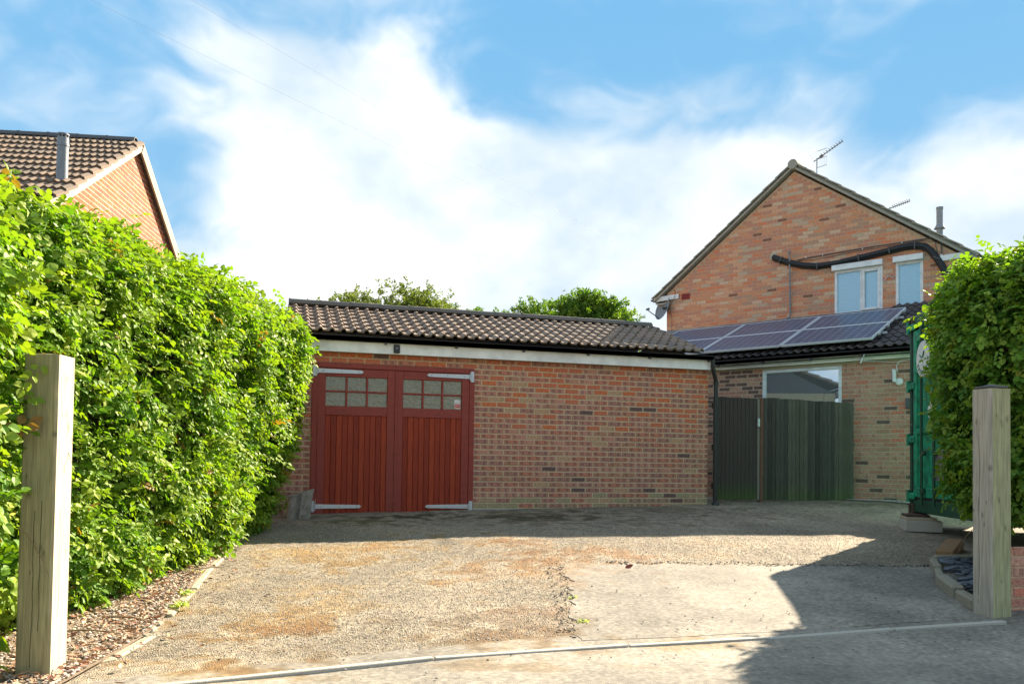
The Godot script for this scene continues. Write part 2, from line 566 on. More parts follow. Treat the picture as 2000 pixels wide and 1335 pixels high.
func tree(label: String, at: Vector3, h: float, lobes: Array, n: int, size: float, clumps: Array, leafm: Material, bark: Material, tint: Array, shell := 0.5) -> void:
	var o := base("tree", at)
	tag(o, label, "tree", "trees beyond the garage")
	var b := MB.new()
	var mid := Vector3(0, h * 0.5, 0)
	b.tube([Vector3.ZERO, Vector3(0.05, h * 0.25, 0.04), mid, Vector3(-0.1, h * 0.8, 0)], h * 0.03, h * 0.008, 9)
	mk("trunk", b, bark, o)
	for lb in lobes:
		var lm := MB.new()
		var c: Vector3 = lb[0]
		var st := Vector3(0, h * rng.randf_range(0.28, 0.5), 0)
		lm.tube([st, st.lerp(c, 0.5) + Vector3(0, -0.1 * h * 0.3, 0), c, c + Vector3(0, lb[1] * 0.5, 0)], h * 0.012, h * 0.003, 6)
		mk("limb", lm, bark, o)
	var sets := []
	var cols := []
	for c in clumps: sets.append([]); cols.append([])
	for i in n:
		var lb: Array = lobes[rng.randi() % lobes.size()]
		var d := Vector3(rng.randfn(), rng.randfn(), rng.randfn()).normalized()
		var p: Vector3 = lb[0] + d * Vector3(1, 0.85, 1) * lb[1] * pow(rng.randf(), shell) * (1.0 + nz.get_noise_3dv(d * 2.2 + lb[0]) * 0.55)
		if nz.get_noise_3dv(p * 1.6) < -0.22: continue
		var bs := Basis(Vector3(rng.randfn(), rng.randfn(), rng.randfn()).normalized(), rng.randf() * TAU) * (size * rng.randf_range(0.6, 1.3))
		var k := rng.randi() % clumps.size()
		sets[k].append(Transform3D(bs, p))
		cols[k].append((tint[0] as Color).lerp(tint[1], clampf(0.5 + 0.8 * nz.get_noise_3dv(p * 0.8) + rng.randf_range(-0.3, 0.3), 0, 1)))
	for k in clumps.size():
		many("crown", o, clumps[k], leafm, sets[k], cols[k])

# ---------------------------------------------------------------- sky

func make_sky() -> Sky:
	var W := 3072
	var H := 1536
	var cov := [
		[.30, .22, .50, .30, .02, .06, .34, .12, .15],
		[.34, .24, .78, .58, .03, .08, .40, .12, .12],
		[.30, .22, .80, .90, .36, .40, .52, .16, .40],
		[.16, .18, .78, 1.0, .92, .85, .92, .50, .80],
		[.22, .32, .82, 1.0, 1.0, .96, .95, .86, .84],
		[.40, .52, .86, 1.0, .96, .95, .90, .88, .82],
		[.58, .62, .82, .95, .95, .90, .86, .82, .80],
		[.66, .68, .80, .90, .90, .86, .84, .82, .80]]
	var f := FastNoiseLite.new()
	f.seed = 11; f.frequency = 1.0; f.fractal_octaves = 7; f.fractal_gain = 0.54; f.noise_type = FastNoiseLite.TYPE_SIMPLEX_SMOOTH
	var g := FastNoiseLite.new()
	g.seed = 4; g.frequency = 1.0; g.fractal_octaves = 3; g.noise_type = FastNoiseLite.TYPE_SIMPLEX_SMOOTH
	var data := PackedFloat32Array()
	data.resize(W * H * 3)
	for y in H:
		var el := PI / 2 - PI * (y + 0.5) / H
		var se := sin(el)
		var ce := cos(el)
		for x in W:
			var o := (y * W + x) * 3
			if el < -0.02:
				data[o] = 0.2; data[o + 1] = 0.2; data[o + 2] = 0.19
				continue
			var az := TAU * (x + 0.5) / W
			if az > PI: az -= TAU
			if absf(az) > 0.75 or el > 0.75: # what lies beside and overhead is computed coarser
				var from := ((y - y % 3) * W + x - x % 3) * 3
				if from != o and (y % 3 > 0 or x % 3 > 0):
					data[o] = data[from]; data[o + 1] = data[from + 1]; data[o + 2] = data[from + 2]
					continue
			var d := Vector3(sin(az) * ce, se, -cos(az) * ce)
			# clouds lie on a layer overhead, so they shrink towards the horizon
			var q := Vector3(d.x, d.y * 1.45, d.z)
			var big := g.get_noise_3dv(q * 1.5) * 0.75 + 0.5
			var c := clampf(big, 0.0, 1.0)
			if absf(az) < 1.0 and el < 0.8:
				var u := (tan(clampf(az, -0.9, 0.9)) * 1600.0 + 1000.0) / 250.0
				var v := (906.0 - tan(el) / cos(az) * 1600.0) / 100.0
				var uu := clampf(u, 0, 7.999); var vv := clampf(v, 0, 6.999)
				var iu := int(uu); var iv := int(vv)
				var fu := uu - iu; var fv := vv - iv
				fu = fu * fu * (3 - 2 * fu); fv = fv * fv * (3 - 2 * fv)
				var a := lerpf(lerpf(cov[iv][iu], cov[iv][iu + 1], fu), lerpf(cov[iv + 1][iu], cov[iv + 1][iu + 1], fu), fv)
				var w := clampf(1.0 - maxf(maxf(-u, u - 8.0), -v * 0.6) / 1.6, 0, 1)
				c = lerpf(c, a, w)
			else:
				c = lerpf(c, 0.72, clampf(1.0 - el / 0.35, 0, 1) * 0.8)
			var wq := q * 3.2 + Vector3(g.get_noise_3dv(q * 4.0), g.get_noise_3dv(q * 4.0 + Vector3(7, 0, 0)), 0) * 0.28
			var puff := 1.0 - 2.4 * absf(f.get_noise_3dv(wq * 1.5))
			var n := f.get_noise_3dv(wq * 1.7 + Vector3(d.y, 0, 0) * 2.0) * 0.8 + puff * 0.24 - 0.14
			var k := c + n * 0.62 * (1.0 - absf(c - 0.5) * 0.7)
			k = smoothstep(0.10, 0.86, k)
			var t := clampf(se / 0.55, 0, 1)
			var blue := Vector3(0.34, 0.52, 0.65).lerp(Vector3(0.14, 0.36, 0.60), sqrt(t))
			var shade := clampf(0.5 + f.get_noise_3dv(q * 3.1 + Vector3(5, 5, 5)) * 1.1, 0, 1)
			var white := Vector3(0.50, 0.595, 0.675).lerp(Vector3(0.80, 0.82, 0.83), clampf(shade * 1.3 + k * 0.34 - 0.46, 0, 1))
			var col := blue.lerp(white, k) * SKY
			data[o] = col.x; data[o + 1] = col.y; data[o + 2] = col.z
	var im := Image.create_from_data(W, H, false, Image.FORMAT_RGBF, data.to_byte_array())
	var m := PanoramaSkyMaterial.new()
	m.panorama = ImageTexture.create_from_image(im)
	var s := Sky.new()
	s.sky_material = m
	return s
const EXPO := 3.9
const SKY := 1.48 / EXPO

# ---------------------------------------------------------------- the scene
var leafm: StandardMaterial3D
var T := {}

func _ready() -> void:
	rng.seed = 20240
	nz.seed = 7; nz.frequency = 1.0; nz.fractal_octaves = 2
	var cam := Camera3D.new()
	cam.name = "camera"
	cam.projection = Camera3D.PROJECTION_FRUSTUM
	cam.near = 0.1
	cam.far = 600.0
	cam.size = 0.1 * 1335.0 / 1600.0
	cam.frustum_offset = Vector2(0.0, 0.1 * 190.5 / 1600.0)
	cam.position = CAM
	cam.basis = Basis(Vector3.RIGHT, 0.03) * Basis(Vector3(0, 0, 1), 0.0138)
	add_child(cam)
	cam.current = true
	var env := Environment.new()
	env.background_mode = Environment.BG_SKY
	env.sky = make_sky()
	env.tonemap_mode = Environment.TONE_MAPPER_LINEAR
	env.tonemap_exposure = EXPO
	env.sdfgi_enabled = true
	env.ssao_enabled = true
	env.ssil_enabled = true
	var we := WorldEnvironment.new()
	we.name = "world"
	we.environment = env
	add_child(we)
	var sun := DirectionalLight3D.new()
	sun.name = "sun"
	sun.light_color = Color(1.0, 0.94, 0.84)
	sun.light_energy = 1.6
	sun.light_angular_distance = 0.5
	sun.shadow_enabled = true
	add_child(sun)
	sun.look_at_from_position(Vector3.ZERO, -Vector3(0.65 * cos(SUN_EL), sin(SUN_EL), -0.76 * cos(SUN_EL)), Vector3.UP)
	make_materials()
	ground()
	garage()
	house()
	left_house()
	gate()
	container()
	posts()
	trees()
	hedges()
	beds()
	small_things()

const SUN_EL := 0.588

func make_materials() -> void:
	var s1 := nb(256, 0.03, 4, 1)
	var s2 := nb(256, 0.12, 3, 2)
	var s3 := nb(256, 0.35, 2, 3)
	T.grain = ramp(256, [[s1, 0.55], [s3, 0.45]], [[0.2, Color(0.62, 0.62, 0.62)], [0.5, Color(0.9, 0.9, 0.9)], [0.8, Color(1, 1, 1)]])
	T.soft = ramp(256, [[s1, 0.75], [s2, 0.25]], [[0.2, Color(0.72, 0.72, 0.72)], [0.6, Color(0.97, 0.97, 0.97)], [0.8, Color(1, 1, 1)]])
	T.weather = ramp(256, [[s1, 0.7], [s3, 0.3]], [[0.25, Color(0.32, 0.30, 0.32)], [0.5, Color(0.8, 0.8, 0.8)], [0.75, Color(1, 1, 1)]])
	T.rough = grey_tex(256, s3)
	T.lump = grey_tex(256, s2)
	T.lichen = ramp(256, [[s2, 0.55], [s3, 0.45]], [[0.15, Color(0.5, 0.48, 0.46)], [0.5, Color(0.86, 0.86, 0.86)], [0.66, Color(0.95, 0.95, 0.92)], [0.72, Color(1.35, 1.35, 1.2)]])
	var a1 := nb(512, 0.16, 1, 21, FastNoiseLite.TYPE_CELLULAR)
	var a2 := nb(512, 0.02, 4, 22)
	T.aggregate = ramp(512, [[a1, 0.8], [a2, 0.28]], [[0.08, Color(0.18, 0.165, 0.15)], [0.22, Color(0.58, 0.54, 0.48)], [0.46, Color(0.90, 0.86, 0.80)], [0.85, Color(1.1, 1.06, 1.0)]])
	T.aggregate_h = grey_tex(512, a1)
	var b1 := nb(512, 0.3, 2, 31)
	var b2 := nb(512, 0.015, 4, 32)
	T.tarmac = ramp(512, [[b1, 0.55], [b2, 0.45]], [[0.2, Color(0.55, 0.55, 0.55)], [0.42, Color(0.85, 0.85, 0.85)], [0.7, Color(1, 1, 1)]])
	T.tarmac_h = grey_tex(512, b1)
	# mortar, stone and metal
	M("mortar_buff", Color(0.68, 0.55, 0.34), 0.95, T.grain, 3.0, T.rough, 0.25)
	M("mortar_pink", Color(0.60, 0.40, 0.26), 0.95, T.grain, 3.0, T.rough, 0.25)
	M("mortar_grey", Color(0.60, 0.49, 0.37), 0.95, T.grain, 3.0)
	M("mortar_pale", Color(0.52, 0.45, 0.34), 0.95, T.grain, 3.0)
	M("white_board", Color(0.92, 0.91, 0.86), 0.5, T.soft, 0.3)
	M("white_plastic", Color(0.78, 0.80, 0.82), 0.35, T.soft, 0.6)
	M("black_plastic", Color(0.018, 0.02, 0.022), 0.38)
	M("dark_grey", Color(0.10, 0.10, 0.11), 0.6, T.grain, 4.0)
	M("lead", Color(0.22, 0.24, 0.27), 0.55, T.soft, 2.0)
	M("galvanised", Color(0.52, 0.55, 0.57), 0.42, T.soft, 5.0, null, 0.0, 0.55)
	M("steel", Color(0.4, 0.4, 0.41), 0.4, T.soft, 5.0, null, 0.0, 0.7)
	M("soffit", Color(0.34, 0.30, 0.22), 0.8, T.soft, 1.0)
	M("concrete", Color(0.40, 0.385, 0.35), 0.95, T.lichen, 2.0, T.rough, 0.3)
	M("concrete_pale", Color(0.50, 0.47, 0.41), 0.95, T.lichen, 2.4, T.rough, 0.3)
	M("stone", Color(0.32, 0.29, 0.22), 0.95, T.lichen, 2.5, T.lump, 0.8)
	M("red_vent", Color(0.25, 0.03, 0.03), 0.7)
	M("bark", Color(0.09, 0.075, 0.06), 0.95, T.grain, 1.5, T.lump, 2.0)
	M("twig", Color(0.23, 0.16, 0.09), 0.8)
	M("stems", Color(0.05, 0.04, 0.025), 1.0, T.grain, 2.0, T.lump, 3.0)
	for i in 3: M("slate_%d" % i, [Color(0.085, 0.10, 0.125), Color(0.12, 0.135, 0.16), Color(0.06, 0.07, 0.085)][i], 0.55, T.soft, 4.0)
	# roof tiles
	for i in 4: M("tile_brown_%d" % i, [Color(0.25, 0.185, 0.14), Color(0.28, 0.20, 0.15), Color(0.22, 0.165, 0.13), Color(0.27, 0.205, 0.16)][i], 0.9, T.lichen, 2.6, T.rough, 0.3)
	for i in 3: M("tile_dark_%d" % i, [Color(0.075, 0.062, 0.062), Color(0.095, 0.075, 0.073), Color(0.06, 0.052, 0.054)][i], 0.85, T.lichen, 3.0)
	for i in 3: M("tile_warm_%d" % i, [Color(0.20, 0.145, 0.105), Color(0.235, 0.165, 0.12), Color(0.17, 0.13, 0.10)][i], 0.9, T.lichen, 2.6)
	M("ridge_grey", Color(0.17, 0.155, 0.14), 0.95, T.lichen, 3.0, T.rough, 0.4)
	M("ridge_slate", Color(0.11, 0.12, 0.13), 0.8, T.lichen, 3.0)
	M("verge", Color(0.38, 0.36, 0.31), 0.95, T.lichen, 3.0, T.rough, 0.4)
	M("verge_pale", Color(0.42, 0.37, 0.31), 0.9, T.soft, 2.0)
	# painted and weathered wood
	for i in 4:
		T["red%d" % i] = wood_tex(96, 384, Color(0.15, 0.020, 0.010), Color(0.46, 0.068, 0.024), Color(0.26, 0.032, 0.018), 40 + i, 3)
		M("red_%d" % i, [Color(1, 1, 1), Color(0.92, 0.88, 0.92), Color(1.12, 1.14, 1.05), Color(0.82, 0.78, 0.82)][i], 0.48, T["red%d" % i])
		mats["red_%d" % i].metallic_specular = 0.3
	M("red_frame", Color(0.29, 0.036, 0.020), 0.6, T.grain, 1.5)
	for i in 5:
		T["fence%d" % i] = wood_tex(64, 320, Color(0.028, 0.025, 0.020), Color(0.115, 0.105, 0.09), Color(0.065, 0.06, 0.05), 60 + i, 4, 1, [0.0, 0.0, 0.0, 0.06, 0.0][i], 0.5)
		M("fence_%d" % i, [Color(1, 1, 1), Color(1.5, 1.42, 1.32), Color(0.6, 0.58, 0.58), Color(1.25, 1.2, 1.05), Color(0.8, 0.78, 0.76)][i], 0.85, T["fence%d" % i])
	for i in 3:
		T["gatewood%d" % i] = wood_tex(64, 320, Color(0.03, 0.023, 0.019), Color(0.075, 0.058, 0.05), Color(0.055, 0.044, 0.039), 80 + i, 2, 0, 0.0, 0.9)
		M("gatewood_%d" % i, Color(1, 1, 1), 0.85, T["gatewood%d" % i])
	for i in 4:
		T["post%d" % i] = wood_tex(160, 1100, [Color(0.24, 0.21, 0.11), Color(0.38, 0.32, 0.24), Color(0.27, 0.24, 0.19), Color(0.26, 0.25, 0.13)][i], [Color(0.40, 0.35, 0.20), Color(0.55, 0.48, 0.37), Color(0.44, 0.40, 0.33), Color(0.42, 0.40, 0.23)][i], [Color(0.32, 0.29, 0.16), Color(0.45, 0.39, 0.29), Color(0.36, 0.32, 0.26), Color(0.34, 0.34, 0.18)][i], 90 + i, 7, [2, 1, 2, 0][i], [0.30, 0.05, 0.0, 0.32][i])
		M("post_%d" % i, Color(1, 1, 1), 0.85, T["post%d" % i])
	M("post_end", Color(0.36, 0.31, 0.22), 0.9, T.grain, 4.0)
	M("brown_post", Color(0.15, 0.07, 0.045), 0.8, T.soft, 2.0)
	M("sleeper", Color(0.30, 0.17, 0.08), 0.9, T.grain, 2.0, T.lump, 0.4)
	M("edge_wood", Color(0.46, 0.38, 0.27), 0.9, T.lichen, 2.0, T.rough, 0.4)
	# the rustic bricks of the garage, with dark kiss marks from the kiln
	var cols := [Color(0.52, 0.15, 0.075), Color(0.48, 0.18, 0.115), Color(0.46, 0.195, 0.14), Color(0.50, 0.225, 0.155), Color(0.39, 0.18, 0.135), Color(0.56, 0.15, 0.06), Color(0.42, 0.195, 0.12), Color(0.24, 0.12, 0.10), Color(0.50, 0.23, 0.165), Color(0.46, 0.27, 0.155)]
	for i in 10: M("rustic_%d" % i, Color(1, 1, 1), 0.92, brick_tex(cols[i], 100 + i, [0, 2, 2, 1, 2, 0, 1, 3, 2, 0][i]))
	for i in 3: M("damp_%d" % i, Color(1, 1, 1), 0.95, brick_tex([Color(0.42, 0.27, 0.16), Color(0.36, 0.22, 0.14), Color(0.33, 0.26, 0.15)][i], 120 + i, [0, 2, 0][i]))
	var ec := [Color(0.44, 0.20, 0.135), Color(0.48, 0.235, 0.165), Color(0.52, 0.27, 0.19), Color(0.40, 0.21, 0.14), Color(0.23, 0.13, 0.095), Color(0.56, 0.19, 0.12), Color(0.46, 0.27, 0.18)]
	for i in 7: M("buff_%d" % i, Color(1, 1, 1), 0.92, brick_tex(ec[i], 130 + i, [0, 0, 1, 0, 3, 0, 0][i]))
	var hc := [Color(0.60, 0.25, 0.135), Color(0.51, 0.22, 0.15), Color(0.64, 0.33, 0.20), Color(0.44, 0.25, 0.17), Color(0.60, 0.40, 0.28), Color(0.62, 0.20, 0.10), Color(0.24, 0.10, 0.065), Color(0.50, 0.36, 0.26)]
	for i in 8: M("house_%d" % i, Color(1, 1, 1), 0.92, brick_tex(hc[i], 150 + i, 0))
	var lc := [Color(0.36, 0.085, 0.035), Color(0.31, 0.075, 0.036), Color(0.38, 0.105, 0.042), Color(0.27, 0.09, 0.06), Color(0.40, 0.09, 0.025)]
	for i in 5: M("orange_%d" % i, Color(1, 1, 1), 0.92, brick_tex(lc[i], 170 + i, 0))
	# glass
	var ob := nb(256, 0.05, 2, 55)
	T.obscure = grey_tex(256, ob)
	M("obscured_glass", Color(0.21, 0.20, 0.145), 0.10, T.soft, 1.6, T.obscure, 0.35, 0.5)
	M("frosted_glass", Color(0.36, 0.56, 0.68), 0.3, T.soft, 5.0, T.obscure, 0.3, 0.75)
	M("clear_glass", Color(0.66, 0.69, 0.71), 0.03, null, 0.0, null, 0.0, 0.85)
	# container
	M("green_paint", Color(0.012, 0.34, 0.17), 0.55, T.weather, 0.9, T.lump, 0.15)
	M("green_dark", Color(0.008, 0.07, 0.035), 0.55, T.grain, 3.0)
	M("rubber", Color(0.012, 0.014, 0.014), 0.7)
	M("rust", Color(0.09, 0.05, 0.035), 0.9, T.grain, 4.0)
	M("sign_white", Color(0.72, 0.73, 0.70), 0.5, T.soft, 3.0)
	M("sign_green", Color(0.01, 0.16, 0.08), 0.5)
	M("sticker_red", Color(0.6, 0.06, 0.04), 0.5)
	M("cable", Color(0.006, 0.009, 0.012), 0.5)
	M("wire", Color(0.16, 0.16, 0.17), 0.6)
	# leaves
	leafm = M("leaf", Color(1, 1, 1), 0.5)
	leafm.vertex_color_use_as_albedo = true
	leafm.metallic_specular = 0.36
	leafm.backlight_enabled = true
	leafm.backlight = Color(0.9, 0.95, 0.45)
	for i in 3:
		var m: StandardMaterial3D = M("leaf_%d" % i, [Color(0.14, 0.28, 0.03), Color(0.21, 0.34, 0.045), Color(0.05, 0.12, 0.018)][i], 0.5)
		m.backlight_enabled = true
		m.backlight = Color(0.9, 0.95, 0.45)
	var dry := M("litter", Color(1, 1, 1), 0.85)
	dry.vertex_color_use_as_albedo = true
	var stones := M("chippings", Color(1, 1, 1), 0.9, T.grain, 9.0)
	stones.vertex_color_use_as_albedo = true

func brick_tex(c: Color, sd: int, kiss: int) -> ImageTexture:
	var w := 72
	var h := 24
	var f := FastNoiseLite.new()
	f.seed = sd; f.frequency = 0.07; f.fractal_octaves = 4
	var r := RandomNumberGenerator.new()
	r.seed = sd
	var im := Image.create(w, h, false, Image.FORMAT_RGB8)
	var marks := []
	if kiss == 1: marks = [[r.randf_range(0.15, 0.4), 0.10]]
	elif kiss == 2: marks = [[r.randf_range(0.16, 0.24), 0.085], [r.randf_range(0.68, 0.8), 0.085]]
	for y in h:
		for x in w:
			var u := (x + 0.5) / w
			var v := (y + 0.5) / h
			var n := f.get_noise_2d(x, y * 1.3)
			var k := c * (1.0 + n * 0.45 + r.randf_range(-0.10, 0.10))
			var e := minf(minf(u * 3.0, (1 - u) * 3.0), minf(v, 1 - v))
			for m in marks:
				var d: float = maxf(absf(u - m[0]) / m[1], absf(v - 0.5) / 0.36)
				if d < 1.0: k = k.lerp(Color(0.085, 0.05, 0.045), 0.6 + n * 0.5 if d > 0.7 else 0.36 + n * 0.6)
			if kiss == 3 and e > 0.12: k = k.lerp(Color(0.075, 0.052, 0.055), 0.55 + n)
			if e < 0.07: k = k.lerp(Color(0.44, 0.34, 0.22), 0.3 + n)
			im.set_pixel(x, y, lin(Color(clampf(k.r, 0.01, 1), clampf(k.g, 0.01, 1), clampf(k.b, 0.01, 1))))
	return ImageTexture.create_from_image(im)

# ---------------------------------------------------------------- ground
func edge_line(x: float) -> float: # how far ahead the kerb across the entrance lies
	if x < 0.0: return 4.807 + x * 0.50
	if x < 1.63: return 4.807 + x * 0.237
	return 5.194 + (x - 1.63) * 0.272

func left_edge(zf: float) -> float:
	if zf < 5.12: return lerpf(-2.13, -2.21, (zf - 4.03) / 1.09)
	if zf < 7.66: return lerpf(-2.21, -2.70, (zf - 5.12) / 2.54)
	return lerpf(-2.70, -3.13, (zf - 7.66) / 2.78)

func sheet(called: String, rows: int, cols: int, at: Callable, m: Material, uv1: float, org := Vector2.ZERO, size := 17.0) -> MeshInstance3D:
	var b := MB.new()
	var p := []
	for r in rows + 1:
		var line := []
		for c in cols + 1: line.append(at.call(float(c) / cols, float(r) / rows))
		p.append(line)
	var nrm := func(r: int, c: int) -> Vector3:
		var dx: Vector3 = p[r][mini(c + 1, cols)] - p[r][maxi(c - 1, 0)]
		var dz: Vector3 = p[mini(r + 1, rows)][c] - p[maxi(r - 1, 0)][c]
		return dx.cross(dz).normalized()
	for r in rows:
		for c in cols:
			var q := [p[r][c], p[r][c + 1], p[r + 1][c + 1], p[r + 1][c]]
			var uv := []
			for e in q: uv.append(Vector2(e.x, e.z))
			b.sq(q[0], q[1], q[2], q[3], nrm.call(r, c), nrm.call(r, c + 1), nrm.call(r + 1, c + 1), nrm.call(r + 1, c), uv[0] * uv1, uv[1] * uv1, uv[2] * uv1, uv[3] * uv1)
			for i in [0, 2, 1, 0, 3, 2]: b.t2.append(Vector2((uv[i].x - org.x) / size, (-uv[i].y - org.y) / size))
	var o := put(called, b.mesh(m), null)
	tag(o, "", "", "", "structure")
	return o

func stain_map() -> ImageTexture: # moss, rust and leaf stains over the drive, 17 m square
	var S := 1024
	var a := nb(S, 0.012, 5, 61)
	var b := nb(S, 0.05, 4, 62)
	var c := nb(S, 0.4, 2, 63)
	var spots := [ # x, distance, radius x, radius z, tint, strength
		[-1.55, 6.0, 0.55, 1.5, Color(0.90, 0.74, 0.42), 0.8], [-1.9, 5.0, 0.6, 0.5, Color(0.88, 0.72, 0.42), 0.7], [-1.3, 8.2, 1.1, 0.9, Color(0.85, 0.70, 0.35), 0.8],
		[-0.1, 8.4, 0.9, 0.7, Color(0.92, 0.74, 0.42), 0.7], [0.35, 7.4, 0.7, 1.0, Color(0.84, 0.68, 0.53), 0.8], [0.9, 8.6, 1.2, 0.6, Color(0.85, 0.70, 0.55), 0.6],
		[-0.3, 5.1, 1.2, 0.22, Color(0.84, 0.68, 0.42), 0.8], [0.2, 5.5, 0.5, 0.4, Color(0.6, 0.5, 0.42), 0.7], [-1.0, 4.45, 1.3, 0.12, Color(0.80, 0.62, 0.36), 0.5],
		[0.3, 10.7, 1.6, 0.8, Color(0.45, 0.42, 0.34), 0.9], [2.0, 11.6, 1.5, 0.5, Color(0.46, 0.42, 0.36), 0.8], [-2.0, 10.2, 0.9, 0.35, Color(0.40, 0.44, 0.22), 0.9], [-1.4, 10.7, 2.0, 0.16, Color(0.33, 0.38, 0.18), 1.0],
		[4.4, 12.9, 1.6, 0.35, Color(0.45, 0.46, 0.32), 0.7], [-1.0, 5.0, 0.8, 0.6, Color(0.72, 0.68, 0.62), 0.8]]
	var out := PackedByteArray()
	out.resize(S * S * 3)
	var cell := 17.0 / S
	var grid := []
	for y in S:
		var zf := y * cell + 0.3
		var near := []
		for s in spots:
			if absf(zf - s[1]) < s[3] * 2.0: near.append(s)
		for x in S:
			var i := y * S + x
			var k := 0.80 + (a[i] - 128) * 0.0013 + (c[i] - 128) * 0.0016
			var r := k; var g := k; var bl := k
			var X := x * cell - 7.5
			for s in near:
				var dx: float = (X - s[0]) / s[2]
				var dz: float = (zf - s[1]) / s[3]
				var d := dx * dx + dz * dz
				if d < 3.4:
					var w: float = clampf((1.15 - d * 0.42) + (a[i] - 128) * 0.012 + (b[i] - 128) * 0.011 - 0.5, 0, 1) * s[5] * 0.52
					var t: Color = s[4]
					r *= lerpf(1.0, t.r, w); g *= lerpf(1.0, t.g, w); bl *= lerpf(1.0, t.b, w)
			out[i * 3] = int(clampf(r, 0, 1) * 255); out[i * 3 + 1] = int(clampf(g, 0, 1) * 255); out[i * 3 + 2] = int(clampf(bl, 0, 1) * 255)
	return ImageTexture.create_from_image(Image.create_from_data(S, S, false, Image.FORMAT_RGB8, out))

func ground() -> void:
	var st := stain_map()
	var gm := M("earth", Color(0.16, 0.13, 0.09), 1.0, T.grain, 0.7, T.lump, 2.0)
	sheet("ground", 100, 40, func(u, v):
		var zf: float = -60.0 + v * 260.0 if v < 0.23 else (-0.2 + (v - 0.23) * 30.0 if v < 0.75 else 15.4 + (v - 0.75) * (v - 0.75) * 7200.0)
		var x: float = (u - 0.5) * 40.0
		if u < 0.2: x = -12.0 - (0.2 - u) * (0.2 - u) * 8000.0
		if u > 0.8: x = 12.0 + (u - 0.8) * (u - 0.8) * 8000.0
		return Vector3(x, gy(zf) - 0.05, -zf), gm, 0.5)
	var cm := M("coarse_tarmac", Color(0.62, 0.54, 0.425), 0.95, T.aggregate, 0.0, T.aggregate_h, 0.9)
	cm.detail_enabled = true
	cm.detail_blend_mode = BaseMaterial3D.BLEND_MODE_MUL
	cm.detail_uv_layer = BaseMaterial3D.DETAIL_UV_2
	cm.detail_albedo = st
	var sm := M("smooth_tarmac", Color(0.39, 0.345, 0.28), 0.95, T.tarmac, 0.0, T.tarmac_h, 0.35)
	sm.detail_enabled = true
	sm.detail_blend_mode = BaseMaterial3D.BLEND_MODE_MUL
	sm.detail_uv_layer = BaseMaterial3D.DETAIL_UV_2
	sm.detail_albedo = st
	var org := Vector2(-7.5, 0.3)
	var lump := func(x: float, zf: float) -> float: return nz.get_noise_2d(x * 0.8, zf * 0.8) * 0.012 + nz.get_noise_2d(x * 3.0, zf * 3.0) * 0.001
	sheet("driveway", 110, 130, func(u, v):
		var zf: float = edge_line(0.0) - 1.0 + v * 10.6
		var x: float = -4.2 + u * 13.2
		return G(x, zf, lump.call(x, zf)), cm, 0.93, org)
	sheet("road", 50, 130, func(u, v):
		var x: float = -7.4 + u * 16.6
		var far: float = edge_line(x) + 0.30 + nz.get_noise_2d(x * 2.0, 5.0) * 0.07 + nz.get_noise_2d(x * 9.0, 1.0) * 0.03
		var zf: float = lerpf(-7.0, 1.0, v * 5.0) if v < 0.2 else lerpf(1.0, far, (v - 0.2) / 0.8)
		return G(x, zf, lump.call(x, zf) + 0.004), sm, 0.8, org)
	sheet("apron", 60, 90, func(u, v):
		var t: float = v
		var x0: float = lerpf(0.42, 0.52, t) + nz.get_noise_2d(t * 9.0, 3.0) * 0.07 + nz.get_noise_2d(t * 40.0, 3.0) * 0.02 + (pow(maxf(t - 0.8, 0) / 0.2, 2.0) * 0.55)
		var x: float = lerpf(x0, 8.0, u)
		var far: float = 7.68 + nz.get_noise_2d(x * 2.5, 9.0) * 0.06 + nz.get_noise_2d(x * 9.0, 9.0) * 0.025
		var near: float = edge_line(x) + 0.15
		var zf: float = lerpf(near, far, t)
		return G(x, zf, lump.call(x, zf) + 0.006), sm, 0.83, org)
	# kerb across the entrance
	var kerb := base("kerb")
	tag(kerb, "", "", "", "structure")
	var xs := [-6.2, -4.4, -2.35, -0.42, 0.72, 1.62, 2.53, 3.42]
	for i in xs.size() - 1:
		var a := G(xs[i] + 0.006, edge_line(xs[i]), 0.008 + rng.randf_range(-0.005, 0.005))
		var b := G(xs[i + 1] - 0.006, edge_line(xs[i + 1]), 0.008 + rng.randf_range(-0.005, 0.005))
		var m := MB.new()
		m.bar(a - Vector3(0, 0.06, 0), b - Vector3(0, 0.06, 0), 0.046, 0.136, 0.004)
		mk("kerb_stone", m, M("kerb_stone", Color(0.46, 0.43, 0.37), 0.95, T.lichen, 2.4, T.rough, 0.3), kerb)
	# board and stones along the left side
	var ed := base("path_edging")
	tag(ed, "", "", "", "structure")
	var zs := [3.2, 4.55, 5.1, 5.55, 6.35, 7.25, 8.2, 9.3, 10.45]
	for i in zs.size() - 1:
		if i == 2: continue
		var a := G(left_edge(zs[i]) + rng.randf_range(-0.02, 0.02), zs[i] + 0.02, -0.048)
		var b := G(left_edge(zs[i + 1]) + rng.randf_range(-0.02, 0.02), zs[i + 1] - 0.02, -0.048)
		if i == 0: a = G(-2.7, 3.75, -0.048)
		var m := MB.new()
		m.bar(a, b, 0.06, 0.12, 0.008)
		mk("edging_board", m, mats.edge_wood, ed)
	for s in [[-2.28, 5.2, 0.1], [-2.30, 5.36, 0.07], [-2.2, 5.05, 0.08]]:
		var m := MB.new()
		m.box(Transform3D(Basis(Vector3.UP, s[1] * 7.0), G(s[0], s[1], -0.02)), Vector3(s[2] * 1.3, 0.08, s[2]), 0.015)
		mk("edging_stone", m, mats.stone, ed)

